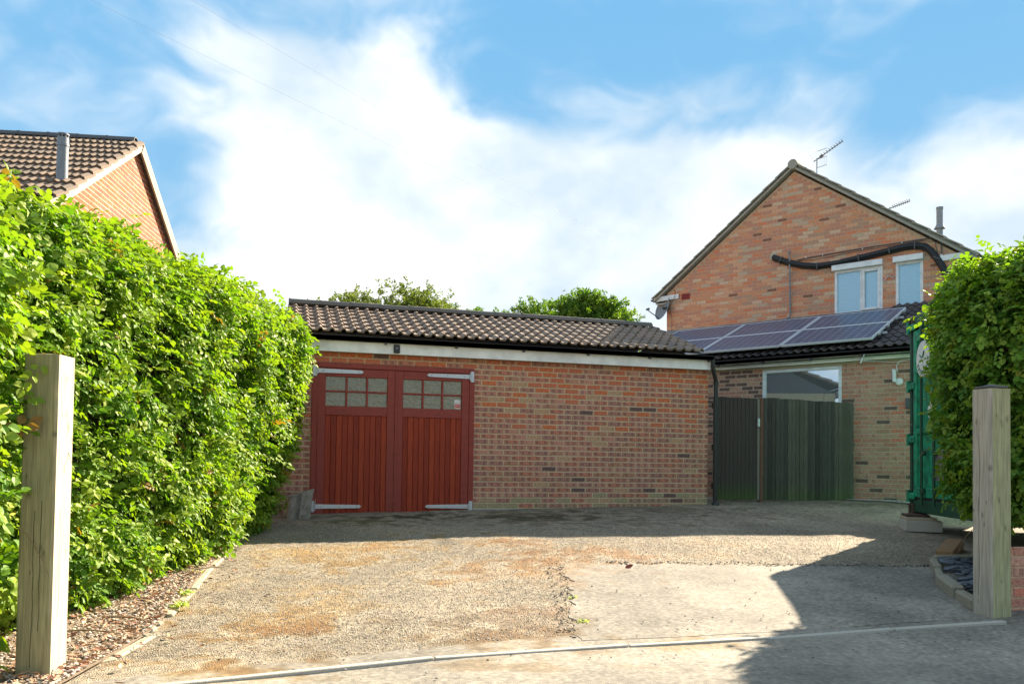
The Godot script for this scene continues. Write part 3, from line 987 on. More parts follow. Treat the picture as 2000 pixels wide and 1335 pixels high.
func chips(called: String, n: int, where: Callable, size: Vector2, cols: Array, flat := 0.6, m: Material = null, parent: Node = self) -> void:
	var b := MB.new()
	b.lathe([Vector2(0.001, -0.4), Vector2(0.42, -0.22), Vector2(0.5, 0.05), Vector2(0.3, 0.36), Vector2(0.001, 0.44)], Transform3D(Basis(Vector3.UP, 0.4)), 5)
	var xs := []
	var cs := []
	while xs.size() < n:
		var p: Vector3 = where.call()
		var s := rng.randf_range(size.x, size.y)
		xs.append(Transform3D(Basis(Vector3.UP, rng.randf() * TAU) * Basis(Vector3.RIGHT, rng.randf_range(-0.4, 0.4)) * Basis.from_scale(Vector3(s * rng.randf_range(0.7, 1.5), s * flat, s)), p))
		cs.append(vary(cols[rng.randi() % cols.size()], 0.25))
	var o := many(called, parent, b.mesh(), m if m else mats.chippings, xs, cs)
	if parent == self: tag(o, "", "", "", "stuff")

func beds() -> void:
	var gm := M("gravel", Color(0.52, 0.41, 0.31), 1.0, T.aggregate, 2.2, T.aggregate_h, 1.6)
	sheet("gravel_bed", 60, 16, func(u, v):
		var zf: float = 3.0 + v * 8.0
		var x: float = lerpf(-4.6, left_edge(clampf(zf, 4.0, 10.4)) - 0.02, u)
		return G(x, zf, 0.016 + nz.get_noise_2d(x * 3.0, zf * 3.0) * 0.012 * (1.0 - u)), gm, 1.0)
	var left := func() -> Vector3:
		var zf := rng.randf_range(3.6, 10.3)
		var x := left_edge(clampf(zf, 4.0, 10.4)) - 0.04 - pow(rng.randf(), 1.3) * 1.0
		return G(x, zf, 0.024)
	chips("gravel", 9000, left, Vector2(0.008, 0.026), [Color(0.45, 0.37, 0.29), Color(0.33, 0.27, 0.22), Color(0.55, 0.47, 0.39), Color(0.32, 0.28, 0.25)])
	tag(get_node("gravel"), "loose grey and brown gravel in the strip under the left hedge", "gravel", "", "stuff")
	# fallen leaves and bark
	var lm := leaf_mesh(1.0, 0.5, -0.25)
	var xs := []
	var cs := []
	for i in 3600:
		var p: Vector3 = left.call()
		if p.z < -8.5 and rng.randf() < 0.6: continue
		if rng.randf() < 0.12: p.x += rng.randf_range(0.1, 0.7); p.y = gy(-p.z) + 0.016
		var s := rng.randf_range(0.018, 0.055)
		xs.append(Transform3D(Basis(Vector3.UP, rng.randf() * TAU) * Basis(Vector3.RIGHT, rng.randf_range(-0.8, 0.8)) * Basis.from_scale(Vector3(s, s, s * rng.randf_range(0.3, 1.0))), p + Vector3(0, 0.012, 0)))
		cs.append(vary([Color(0.40, 0.20, 0.11), Color(0.48, 0.29, 0.17), Color(0.56, 0.39, 0.25), Color(0.28, 0.13, 0.08)][rng.randi() % 4], 0.25))
	var o := many("fallen_leaves", self, lm, mats.litter, xs, cs)
	tag(o, "dry brown fallen leaves on the gravel strip beside the left hedge", "fallen leaves", "", "stuff")
	# loose chippings of the old drive
	var inside := func() -> Vector3:
		for k in 30:
			var x := rng.randf_range(-2.9, 4.6)
			var zf := rng.randf_range(4.6, 9.9)
			if x < left_edge(clampf(zf, 4.0, 10.4)) + 0.05: continue
			if zf < edge_line(x) + 0.32: continue
			if x > 0.5 and zf < 7.7: continue
			return G(x, zf, 0.003 + nz.get_noise_2d(x * 0.8, zf * 0.8) * 0.012)
		return G(0.0, 6.0)
	chips("chippings", 60000, inside, Vector2(0.004, 0.0105), [Color(0.46, 0.41, 0.34), Color(0.38, 0.33, 0.27), Color(0.52, 0.46, 0.38), Color(0.13, 0.12, 0.10), Color(0.42, 0.32, 0.21)], 0.5)
	tag(get_node("chippings"), "loose stone chippings on the worn old tarmac before the garage", "gravel", "", "stuff")
	var dark := func() -> Vector3:
		var x := rng.randf_range(-1.4, 4.0)
		var zf := edge_line(x) + (rng.randf_range(-0.5, 0.6) if rng.randf() < 0.6 else rng.randf_range(0.5, 2.2))
		return G(x, zf, 0.014)
	chips("grit", 260, dark, Vector2(0.004, 0.016), [Color(0.05, 0.045, 0.04), Color(0.09, 0.08, 0.07), Color(0.3, 0.28, 0.25)], 0.6)
	tag(get_node("grit"), "scattered dark grit on the smooth tarmac by the kerb", "grit", "", "stuff")
	var seam := func() -> Vector3:
		var t := rng.randf()
		var x := lerpf(0.9, 4.0, t)
		var zf := 7.69 + nz.get_noise_2d(x * 2.5, 9.0) * 0.06
		if rng.randf() < 0.3:
			zf = rng.randf_range(5.1, 7.6)
			x = 0.42 + rng.randf_range(-0.1, 0.06)
		return G(x, zf + rng.randfn() * 0.03, 0.012)
	chips("crumbled_tarmac", 420, seam, Vector2(0.006, 0.024), [Color(0.05, 0.045, 0.04), Color(0.10, 0.085, 0.07), Color(0.16, 0.13, 0.10)], 0.6)
	tag(get_node("crumbled_tarmac"), "dark crumbled edge where the smooth tarmac meets the old drive", "gravel", "", "stuff")
	# pale gravel at the foot of the extension
	var foot := func() -> Vector3:
		var s := rng.randf_range(-4.5, -3.0)
		var z := rng.randf_range(0.02, 0.38)
		var q := HB * Vector3(s, 0, z)
		return Vector3(q.x, gy(-q.z) + 0.02, q.z)
	chips("pale_gravel", 1500, foot, Vector2(0.012, 0.03), [Color(0.5, 0.48, 0.43), Color(0.4, 0.38, 0.34), Color(0.3, 0.28, 0.25)])
	tag(get_node("pale_gravel"), "pale gravel at the foot of the extension wall", "gravel", "", "stuff")
	# slate bed with its edging stones beside the right post
	var sb := base("slate_bed")
	tag(sb, "bed of blue grey slate pieces edged with stones beside the right post", "slate bed")
	var eds := [[4.02, 7.82, 3.86, 7.42], [3.84, 7.38, 3.66, 6.98], [3.64, 6.94, 3.50, 6.42], [3.49, 6.38, 3.42, 6.02]]
	for i in eds.size():
		var e: Array = eds[i]
		var m := MB.new()
		m.bar(G(e[0], e[1], 0.03), G(e[2], e[3], 0.04), [0.07, 0.06, 0.1, 0.08][i], [0.08, 0.06, 0.12, 0.10][i], 0.016)
		mk("edging_stone", m, mats.stone, sb)
	var mm := MB.new()
	mm.bar(G(4.05, 7.85, 0.03), G(4.75, 7.95, 0.03), 0.06, 0.12, 0.015)
	mk("edging_stone", mm, mats.stone, sb)
	var pm := MB.new()
	pm.lathe([Vector2(0.001, -0.5), Vector2(0.44, -0.5), Vector2(0.5, 0.1), Vector2(0.36, 0.5), Vector2(0.001, 0.5)], Transform3D(), 6)
	var pmesh := pm.mesh()
	for i in 260:
		var t := rng.randf()
		var zf := lerpf(6.05, 7.8, t)
		var x0 := lerpf(3.50, 4.05, t) + 0.02
		var x := x0 + pow(rng.randf(), 1.2) * 0.75
		var s := rng.randf_range(0.05, 0.115)
		put("slate_piece", pmesh, mats["slate_%d" % (i % 3)], sb, Transform3D(Basis(Vector3.UP, rng.randf_range(-0.6, 0.6)) * Basis(Vector3(0, 0, 1), rng.randf_range(-0.35, 0.35)) * Basis(Vector3.RIGHT, rng.randf_range(-0.35, 0.35)) * Basis.from_scale(Vector3(s * 1.5, s * 0.25, s * 0.75)), G(x, zf, 0.05 + rng.randf() * 0.05)))

# ---------------------------------------------------------------- the garage
const GT := 0.27402 # turn of the garage front
const HT := -0.69813 # turn of the house gable and the extension
var HB := Transform3D(Basis(Vector3.UP, HT), Vector3(9.181, 0, -10.942))

func garage() -> void:
	var o := base("garage", Vector3(-3.027, 0, -10.770), GT)
	tag(o, "low brick garage with red timber double doors and brown rolled tile roof", "garage")
	var R := 6.24
	var wall := MB.new()
	wall.prism(PackedVector2Array([Vector2(-0.065, 0.1), Vector2(0.37, 0.1), Vector2(0.37, 2.425), Vector2(2.58, 2.425), Vector2(2.58, 0.1), Vector2(R, 0.1), Vector2(R, 2.64), Vector2(-0.065, 2.64)]), -0.22, 0.0)
	wall.bx(Vector3(R - 0.11, 1.37, -1.86), Vector3(0.22, 2.54, 3.26))
	wall.bx(Vector3(0.045, 1.37, -1.86), Vector3(0.22, 2.54, 3.26))
	wall.bx(Vector3(R / 2, 1.37, -3.6), Vector3(R, 2.54, 0.2))
	var w := mk("wall", wall, mats.mortar_buff, o)
	var spans := func(y: float) -> Array:
		var iv := [[-0.065, R]]
		if y < 2.43: iv = [[-0.065, 0.37], [2.58, R]]
		return iv
	var pick := func(x: float, y: float) -> Material:
		var up := clampf((y - 1.3) / 1.2, 0, 1)
		var k := rng.randf()
		if y < 0.52 + 0.03 * x + nz.get_noise_1d(x * 2.0) * 0.12 and k < 0.7: return mats["damp_%d" % (rng.randi() % 3)]
		if k < 0.22 + 0.30 * up: return mats["rustic_%d" % [0, 5, 0, 1, 0][rng.randi() % 5]] if up > 0.25 else mats["rustic_%d" % [1, 4, 8, 6][rng.randi() % 4]]
		if k < 0.86: return mats["rustic_%d" % [1, 2, 3, 4, 8, 2, 1][rng.randi() % 7]]
		return mats["rustic_%d" % [7, 6, 9, 4][rng.randi() % 4]]
	var seen := func(x: float, y: float) -> bool:
		if y < 0.4 + 0.026 * x: return false
		if x < 0.4: return y < 1.7 and y > 0.35
		return y < 2.56
	lay_bricks(w, 0.33, 2.60, spans, pick, seen, 0.0045, 2.58 - 0.225 * 12, 300, true)
	# a concrete footing shows along the foot
	var ft := MB.new()
	ft.bx(Vector3(4.41, 0.36, 0.012), Vector3(3.66, 0.22, 0.03), 0.006)
	mk("footing", ft, mats.concrete, o)
	# fascia, soffit, gutter
	var fb := MB.new()
	fb.bx(Vector3(R / 2 - 0.06, 2.635, 0.11), Vector3(R + 0.16, 0.145, 0.02), 0.002)
	mk("fascia", fb, mats.white_board, o)
	var so := MB.new()
	so.bx(Vector3(R / 2 + 0.03, 2.575, 0.049), Vector3(R + 0.3, 0.012, 0.096))
	mk("soffit", so, mats.soffit, o)
	var gu := MB.new()
	gutter(gu, Vector3(-0.2, 2.765, 0.175), Vector3(R - 0.02, 2.755, 0.175), 0.058)
	mk("gutter", gu, mats.black_plastic, o)
	for i in 7:
		var b := MB.new()
		b.bx(Vector3(0.35 + i * 0.97, 2.70, 0.13), Vector3(0.03, 0.035, 0.03), 0.004)
		b.prism(PackedVector2Array([Vector2(-0.028, 0.03), Vector2(0.028, 0.03), Vector2(0, -0.02)]), 0.16, 0.185, Transform3D(Basis(), Vector3(0.35 + i * 0.97, 2.69, 0)))
		mk("gutter_bracket", b, mats.black_plastic, o)
	var dp := MB.new()
	dp.tube([Vector3(R - 0.02, 2.74, 0.175), Vector3(R - 0.02, 2.60, 0.175), Vector3(R + 0.03, 2.50, 0.13), Vector3(R + 0.09, 2.42, 0.07), Vector3(R + 0.10, 2.30, 0.06), Vector3(R + 0.10, 0.5, 0.06)], 0.034, -1, 10)
	for y in [2.34, 1.75, 0.95]: dp.tube([Vector3(R + 0.10, y, 0.06), Vector3(R + 0.10, y + 0.05, 0.06)], 0.042, -1, 10)
	dp.lathe([Vector2(0.0, 0.0), Vector2(0.07, 0.0), Vector2(0.06, 0.09), Vector2(0.045, 0.11)], Transform3D(Basis(), Vector3(R + 0.10, 0.46, 0.06)), 10)
	mk("downpipe", dp, mats.black_plastic, o)
	# floodlight on the fascia
	var fl := MB.new()
	fl.bx(Vector3(1.47, 2.635, 0.132), Vector3(0.085, 0.115, 0.03), 0.008)
	fl.bx(Vector3(1.47, 2.60, 0.15), Vector3(0.05, 0.03, 0.014), 0.004)
	var f2 := mk("wall_lamp", fl, mats.black_plastic, o)
	var f3 := MB.new()
	f3.bx(Vector3(1.47, 2.642, 0.149), Vector3(0.012, 0.012, 0.008), 0.003)
	mk("lens", f3, mats.white_plastic, f2)
	# drips of lime under the gutter
	# roof
	var roof := base("roof", Vector3.ZERO, 0.0, o)
	var sl := deg_to_rad(20.0)
	var up := Vector3(0, sin(sl), -cos(sl))
	var nn := Vector3(0, cos(sl), sin(sl))
	var e0 := Vector3(0.04, 2.80, 0.23)
	var deck := MB.new()
	var rw := 6.03
	for s in [0.0, 1.0]:
		var a := e0 + up * 0.03 - nn * 0.02
		var b := e0 + up * 1.80 - nn * 0.02
		if s > 0:
			a.z = -3.2 - a.z; b.z = -3.0 - b.z + 0.0
			a = Vector3(a.x, 2.80, -3.15); b = Vector3(b.x, b.y, -1.46)
		var x := Vector3(rw, 0, 0)
		if s == 0.0: deck.quad(a, a + x, b + x, b)
		else: deck.quad(a + x, a, b, b + x)
	deck.tri(Vector3(0.05, 2.62, 0.1), Vector3(0.05, 3.40, -1.46), Vector3(0.05, 2.62, -3.15))
	deck.tri(Vector3(rw + 0.03, 2.62, 0.1), Vector3(rw + 0.03, 2.62, -3.15), Vector3(rw + 0.03, 3.40, -1.46))
	mk("deck", deck, mats.dark_grey, roof)
	var tm := tile_mesh(0.296, 0.335, 2, 0.040, 0.024, 0.52, 0.03)
	tile_roof(roof, e0, Vector3.RIGHT, up, 0.30, 0.262, 20, 7, tm, 0.335, [mats.tile_brown_0, mats.tile_brown_1, mats.tile_brown_2, mats.tile_brown_3])
	var top := e0 + up * 1.84 + nn * 0.035
	ridge_tiles(roof, Vector3(0.06, top.y, top.z - 0.02), Vector3(6.16, top.y - 0.01, top.z - 0.02), 0.455, 0.115, mats.ridge_grey, 0.55)
	# doors
	var fr := MB.new()
	fr.bx(Vector3(0.405, 1.39, -0.02), Vector3(0.07, 2.07, 0.10), 0.004)
	fr.bx(Vector3(2.545, 1.39, -0.02), Vector3(0.07, 2.07, 0.10), 0.004)
	fr.bx(Vector3(1.475, 2.39, -0.02), Vector3(2.066, 0.07, 0.10), 0.004)
	mk("door_frame", fr, mats.red_frame, o)
	for k in 2: door(o, k)

func gutter(b: MB, a: Vector3, e: Vector3, r: float) -> void:
	var d := (e - a).normalized()
	var n := 8
	var out := Vector3.UP.cross(d).normalized() * -1.0
	for i in n:
		var g0 := PI * i / n; var g1 := PI * (i + 1) / n
		var p0 := -out * cos(g0) - Vector3.UP * sin(g0) * 0.95
		var p1 := -out * cos(g1) - Vector3.UP * sin(g1) * 0.95
		b.sq(a + p0 * r, a + p1 * r, e + p1 * r, e + p0 * r, p0, p1, p1, p0)
		b.sq(a + p1 * (r - 0.004), a + p0 * (r - 0.004), e + p0 * (r - 0.004), e + p1 * (r - 0.004), -p1, -p0, -p0, -p1)
	for s in [1.0, -1.0]: b.tube([a + out * r * s, e + out * r * s], 0.005, -1, 6)
	for q in [a, e]:
		var p := []
		for i in n + 1: p.append(q - out * cos(PI * i / n) * r - Vector3.UP * sin(PI * i / n) * 0.95 * r)
		for i in range(1, n):
			b.tri(p[0], p[i], p[i + 1])

func door(o: Node3D, k: int) -> void:
	var x0 := 0.443 if k == 0 else 1.478
	var x1 := 1.472 if k == 0 else 2.507
	var y0 := 0.40
	var y1 := 2.35
	var d := base("door", Vector3.ZERO, 0.0, o)
	var st := 0.105
	var f := MB.new()
	f.bx(Vector3(x0 + st / 2, (y0 + y1) / 2, 0.0), Vector3(st, y1 - y0, 0.05), 0.004)
	f.bx(Vector3(x1 - st / 2, (y0 + y1) / 2, 0.0), Vector3(st, y1 - y0, 0.05), 0.004)
	f.bx(Vector3((x0 + x1) / 2, y1 - 0.055, -0.002), Vector3(x1 - x0 - 2 * st, 0.11, 0.046), 0.004)
	f.bx(Vector3((x0 + x1) / 2, 1.785, -0.002), Vector3(x1 - x0 - 2 * st, 0.125, 0.046), 0.004)
	if k == 1: f.bx(Vector3(x0 + 0.012, (y0 + y1) / 2, 0.03), Vector3(0.035, y1 - y0, 0.012), 0.003)
	mk("frame", f, mats.red_frame, d)
	# glazing bars and panes
	var gx0 := x0 + st; var gx1 := x1 - st
	var gy0 := 1.8475; var gy1 := y1 - 0.11
	var g := MB.new()
	for i in [1, 2]: g.bx(Vector3(lerpf(gx0, gx1, i / 3.0), (gy0 + gy1) / 2, -0.004), Vector3(0.028, gy1 - gy0, 0.036), 0.005)
	g.bx(Vector3((gx0 + gx1) / 2, (gy0 + gy1) / 2, -0.006), Vector3(gx1 - gx0, 0.026, 0.03), 0.005)
	mk("glazing_bars", g, mats.red_frame, d)
	for i in 3:
		for j in 2:
			var p := MB.new()
			p.bx(Vector3(lerpf(gx0, gx1, (i + 0.5) / 3.0), lerpf(gy0, gy1, (j + 0.5) / 2.0), -0.012), Vector3((gx1 - gx0) / 3.0, (gy1 - gy0) / 2.0, 0.005))
			mk("pane", p, mats.obscured_glass, d)
	var bw := (gx1 - gx0) / 11.0
	for i in 11:
		var b := MB.new()
		var top := 1.7225
		b.bx(Vector3.ZERO, Vector3(bw - 0.003, top - y0 - 0.01, 0.02), 0.004)
		put("board", b.mesh(), mats["red_%d" % ((i * 7 + k * 3) % 4)], d, Transform3D(Basis(), Vector3(gx0 + bw * (i + 0.5), (y0 + top) / 2 + 0.005, rng.randf_range(0.0, 0.003))))
	var bk := MB.new()
	bk.bx(Vector3((gx0 + gx1) / 2, (y0 + 1.72) / 2, -0.018), Vector3(gx1 - gx0 + 0.02, 1.72 - y0, 0.008))
	mk("backing", bk, mats.red_frame, d)
	# strap hinges
	for y in [2.31, 0.505]:
		var h := MB.new()
		var s := 1.0 if k == 0 else -1.0
		var hx := x0 - 0.028 if k == 0 else x1 + 0.028
		h.bx(Vector3(hx - s * 0.012, y, 0.04), Vector3(0.05, 0.15, 0.008), 0.002)
		h.tube([Vector3(hx + s * 0.018, y - 0.05, 0.046), Vector3(hx + s * 0.018, y + 0.05, 0.046)], 0.011, -1, 8)
		h.prism(PackedVector2Array([Vector2(s * 0.02, -0.03), Vector2(s * 0.60, -0.022), Vector2(s * 0.63, 0.0), Vector2(s * 0.60, 0.022), Vector2(s * 0.02, 0.03)]), 0.034, 0.040, Transform3D(Basis(), Vector3(hx, y, 0)))
		for q in [0.10, 0.34, 0.57]: h.lathe([Vector2(0.012, 0.0), Vector2(0.009, 0.006), Vector2(0.001, 0.008)], Transform3D(Basis(Vector3.RIGHT, PI / 2), Vector3(hx + s * q, y, 0.040)), 8)
		mk("hinge", h, mats.galvanised, d)
	if k == 1:
		var s1 := MB.new()
		s1.bx(Vector3(gx1 - 0.055, gy0 + 0.075, -0.006), Vector3(0.085, 0.125, 0.004))
		var sk := mk("sticker", s1, mats.sign_white, d)
		var s2 := MB.new()
		s2.bx(Vector3(gx1 - 0.055, gy0 + 0.062, -0.0035), Vector3(0.08, 0.018, 0.002))
		s2.bx(Vector3(gx1 - 0.055, gy0 + 0.036, -0.0035), Vector3(0.08, 0.022, 0.002))
		s2.bx(Vector3(gx1 - 0.055, gy0 + 0.085, -0.0035), Vector3(0.07, 0.006, 0.002))
		mk("print", s2, mats.sticker_red, sk)

# ---------------------------------------------------------------- the house on the right and its extension
func house() -> void:
	var o := base("brick_house", HB.origin, HT)
	tag(o, "orange brick house with gable end, white windows and solar panels on its extension", "house")
	var gz := -2.947
	var L := -9.69
	var R := -3.45
	var ax := -6.62
	var ay := 7.48
	var ey := 5.20
	var gp := PackedVector2Array([Vector2(L, 0.3), Vector2(R, 0.3), Vector2(R, ey), Vector2(ax, ay), Vector2(L, ey)])
	var wins := [[-5.765, -4.82, 4.25, 5.20], [-4.575, -4.075, 4.25, 5.21]]
	var w := MB.new()
	# the gable with its window openings, in strips
	w.prism(PackedVector2Array([Vector2(L, 0.3), Vector2(wins[0][0], 0.3), Vector2(wins[0][0], 5.2), Vector2(L, 5.2)]), gz - 0.25, gz)
	w.prism(PackedVector2Array([Vector2(L, 5.2), Vector2(R, 5.2), Vector2(ax, ay)]), gz - 0.25, gz)
	w.prism(PackedVector2Array([Vector2(wins[0][0] - 0.001, 0.3), Vector2(R, 0.3), Vector2(R, 4.25), Vector2(wins[0][0] - 0.001, 4.25)]), gz - 0.25, gz - 0.0005)
	w.bx(Vector3((wins[0][1] + wins[1][0]) / 2, 4.725, gz - 0.125), Vector3(wins[1][0] - wins[0][1], 0.95, 0.25))
	w.bx(Vector3((wins[1][1] + R) / 2, 4.725, gz - 0.125), Vector3(R - wins[1][1], 0.95, 0.25))
	w.bx(Vector3(L + 0.125, 2.8, gz - 4.3), Vector3(0.25, 5.0, 8.1))
	w.bx(Vector3(R - 0.125, 2.8, gz - 4.3), Vector3(0.25, 5.0, 8.1))
	w.bx(Vector3((L + R) / 2, 2.8, gz - 8.3), Vector3(R - L, 5.0, 0.25))
	var wall := mk("wall", w, mats.mortar_pink, o)
	wall.position = Vector3.ZERO
	var face := base("gable", Vector3(0, 0, gz), 0.0, o)
	var tl := (ay - ey) / (ax - L)
	var tr := (ay - ey) / (R - ax)
	var spans := func(y: float) -> Array:
		var a := L
		var b := R
		if y > ey - 0.03:
			a = ax - (ay - 0.06 - y) / tl
			b = ax + (ay - 0.06 - y) / tr
			if b - a < 0.1: return []
		var iv := [[maxf(a, L), minf(b, R)]]
		for q in wins:
			if y > q[2] and y < q[3]: iv = cut(iv, q[0], q[1])
		return iv
	var pick := func(_x: float, _y: float) -> Material:
		var k := rng.randf()
		var j: int = [0, 1, 2, 0, 1, 5, 3, 0, 2, 7, 4, 1][rng.randi() % 12]
		if k < 0.02: j = 6
		return mats["house_%d" % j]
	var seen := func(x: float, y: float) -> bool: return y > 4.3 and x > L + 0.0
	lay_bricks(face, 4.19, 7.48, spans, pick, seen, 0.004, L, 300)
	# roof: two slopes, verge tiles and ridge
	var roof := base("roof", Vector3.ZERO, 0.0, o)
	var rb := MB.new()
	var oh := 0.30
	for s in [-1.0, 1.0]:
		var ex: float = L - oh if s < 0 else R + oh
		var t: float = tl if s < 0 else tr
		var yy := ey - oh * t
		var a := Vector3(ex, yy + 0.05, gz + 0.05)
		var c := Vector3(ax, ay + 0.05, gz + 0.05)
		var dz := Vector3(0, 0, -8.6)
		var th := Vector3(0, 0.10, 0)
		if s < 0:
			rb.quad(a + th, c + th, c + th + dz, a + th + dz); rb.quad(a, a + dz, c + dz, c); rb.quad(a, c, c + th, a + th); rb.quad(a + dz, a, a + th, a + th + dz)
		else:
			rb.quad(c + th, a + th, a + th + dz, c + th + dz); rb.quad(c, c + dz, a + dz, a); rb.quad(c, a, a + th, c + th); rb.quad(a, a + dz, a + dz + th, a + th)
	mk("slope", rb, mats.verge, roof)
	for s in [-1.0, 1.0]:
		var ex: float = L - oh - 0.03 if s < 0 else R + oh + 0.03
		var t: float = tl if s < 0 else tr
		var len_: float = absf(ex - ax) * sqrt(1 + t * t)
		var dir := Vector3(s * -1.0, t, 0).normalized()
		var start := Vector3(ex, ey - (oh + 0.03) * t + 0.15, gz + 0.0)
		var nr := Vector3(-dir.y, dir.x, 0) * (1.0 if dir.x > 0 else -1.0)
		var n := int(len_ / 0.345)
		for i in n + 1:
			var c := start + dir * (0.345 * i + 0.17)
			if i == n: c = start + dir * (len_ - 0.16)
			var m := MB.new()
			m.box(Transform3D(Basis(Vector3(0, 0, 1), atan2(dir.y, dir.x) - 0.05 * (1.0 if s < 0 else -1.0) * 1.0), c + nr * 0.022), Vector3(0.38, 0.026, 0.22), 0.004)
			mk("tile", m, mats.verge, roof)
		var mm := MB.new()
		mm.bar(start + Vector3(0, -0.075, 0.085), start + dir * len_ + Vector3(0, -0.075, 0.085), 0.04, 0.03, 0.004, Vector3(0, 0, 1))
		mk("verge_mortar", mm, mats.verge, roof)
	var rt := MB.new()
	rt.tube([Vector3(ax, ay + 0.13, gz + 0.12), Vector3(ax, ay + 0.13, gz - 8.6)], 0.105, -1, 14)
	mk("ridge", rt, mats.verge, roof)
	# boxed eaves
	for s in [-1.0, 1.0]:
		var x: float = (L - 0.10 if s < 0 else R + 0.10)
		var b := MB.new()
		b.box(Transform3D(Basis(Vector3(0, 0, 1), 0.03), Vector3(x + s * -0.10, 5.10 if s < 0 else 5.16, gz + 0.035)), Vector3(0.66, 0.11, 0.03), 0.003)
		b.bx(Vector3(x + s * 0.20, 5.08, gz - 4.2), Vector3(0.02, 0.18, 8.4))
		b.bx(Vector3(x + s * 0.06, 4.99, gz - 4.2), Vector3(0.30, 0.012, 8.4))
		mk("soffit", b, mats.white_plastic, o)
		var gq := MB.new()
		gutter(gq, Vector3(x + s * 0.27, 5.11, gz + 0.03), Vector3(x + s * 0.27, 5.11, gz - 8.3), 0.06)
		mk("gutter", gq, mats.black_plastic, o)
	# windows
	for i in 2:
		var q: Array = wins[i]
		window(o, q[0], q[1], 4.27, 5.19, gz, [0.56, 1.0] if i == 0 else [1.0], mats.frosted_glass, true, i == 0)
	for i in 2:
		var q: Array = wins[i]
		var b := MB.new()
		b.bx(Vector3((q[0] + q[1]) / 2 - 0.01, 5.245, gz + 0.045), Vector3(q[1] - q[0] + 0.05, 0.115, 0.10), 0.006)
		mk("shutter_box", b, mats.white_plastic, o)
		var sill := MB.new()
		sill.bx(Vector3((q[0] + q[1]) / 2, 4.245, gz - 0.01), Vector3(q[1] - q[0] + 0.06, 0.035, 0.10), 0.004)
		mk("sill", sill, mats.brown_post, o)
	# lead flashing where the extension roof meets the gable
	var lf := MB.new()
	lf.bx(Vector3(-7.0, 4.235, gz + 0.016), Vector3(5.4, 0.15, 0.012), 0.003)
	lf.bx(Vector3(-4.0, 4.20, gz + 0.017), Vector3(1.1, 0.14, 0.012), 0.003)
	mk("flashing", lf, mats.lead, o)
	# black insulated pipes, drain pipe and cables on the gable
	var cb := MB.new()
	var path := [[-7.065, 5.677], [-6.88, 5.58], [-6.69, 5.498], [-6.4, 5.40], [-6.089, 5.338], [-5.7, 5.345], [-5.26, 5.385], [-4.671, 5.446], [-4.4, 5.475], [-4.2, 5.468], [-4.05, 5.43], [-3.93, 5.33], [-3.82, 5.16], [-3.74, 5.02], [-3.658, 4.84], [-3.60, 4.70]]
	for dd in [Vector3(0, 0.030, 0.04), Vector3(0, -0.030, 0.04), Vector3(0, 0.0, 0.075)]:
		var pts := []
		for p in path: pts.append(Vector3(p[0] + dd.y * (0.9 if p[0] > -4.1 else 0.2), p[1] + dd.y * (0.35 if p[0] > -4.0 else 1.0), gz + dd.z))
		cb.tube(pts, 0.037, -1, 9)
	mk("insulated_pipes", cb, mats.cable, o)
	for i in [1, 4, 6, 7, 9, 12]:
		var sp := MB.new()
		var q: Array = path[i]
		sp.box(Transform3D(Basis(Vector3(0, 0, 1), [0, -0.5, 0, 0, -0.1, 0, 0.12, 0.1, 0, -0.05, 0, 0, 1.1][i]), Vector3(q[0], q[1], gz + 0.06)), Vector3(0.02, 0.15, 0.125), 0.006)
		mk("strap", sp, mats.dark_grey, o)
	var patch := MB.new()
	patch.lathe([Vector2(0.09, 0.0), Vector2(0.075, 0.02), Vector2(0.001, 0.02)], Transform3D(Basis(Vector3.RIGHT, PI / 2), Vector3(-7.08, 5.70, gz + 0.004)), 9)
	mk("mortar_patch", patch, mats.mortar_pale, o)
	var cd := MB.new()
	cd.tube([Vector3(-6.685, 5.70, gz + 0.09), Vector3(-6.685, 4.42, gz + 0.035), Vector3(-6.70, 4.33, gz + 0.05), Vector3(-6.78, 4.28, gz + 0.10)], 0.016, -1, 8)
	cd.lathe([Vector2(0.001, -0.03), Vector2(0.03, -0.02), Vector2(0.03, 0.02), Vector2(0.001, 0.03)], Transform3D(Basis(), Vector3(-6.685, 5.72, gz + 0.09)), 10)
	mk("conduit", cd, mats.lead, o)
	var p2 := MB.new()
	p2.tube([Vector3(-6.55, 5.543, gz + 0.012), Vector3(-6.3, 5.556, gz + 0.025), Vector3(-5.06, 5.585, gz + 0.025), Vector3(-3.85, 5.575, gz + 0.025), Vector3(-3.77, 5.56, gz + 0.025), Vector3(-3.745, 5.50, gz + 0.025), Vector3(-3.745, 5.05, gz + 0.03)], 0.012, -1, 7)
	p2.tube([Vector3(-6.5, 5.52, gz + 0.012), Vector3(-6.2, 5.50, gz + 0.02), Vector3(-5.2, 5.54, gz + 0.02), Vector3(-4.1, 5.55, gz + 0.02), Vector3(-3.86, 5.50, gz + 0.02), Vector3(-3.80, 5.2, gz + 0.02)], 0.006, -1, 6)
	mk("cable", p2, mats.dark_grey, o)
	for x in [-6.0, -5.2, -4.45, -6.35]:
		var c := MB.new()
		c.bx(Vector3(x, 5.57, gz + 0.035), Vector3(0.016, 0.034, 0.02), 0.003)
		mk("clip", c, mats.white_plastic, o)
	for y in [5.22, 5.08]:
		var c := MB.new()
		c.bx(Vector3(-3.745, y, gz + 0.035), Vector3(0.036, 0.02, 0.02), 0.003)
		mk("clip", c, mats.white_plastic, o)
	var br := MB.new()
	br.bar(Vector3(-4.79, 4.86, gz + 0.03), Vector3(-4.70, 4.96, gz + 0.03), 0.012, 0.012)
	br.bar(Vector3(-4.70, 4.96, gz + 0.032), Vector3(-4.61, 4.89, gz + 0.032), 0.012, 0.012)
	mk("bracket", br, mats.galvanised, o)
	var vt := MB.new()
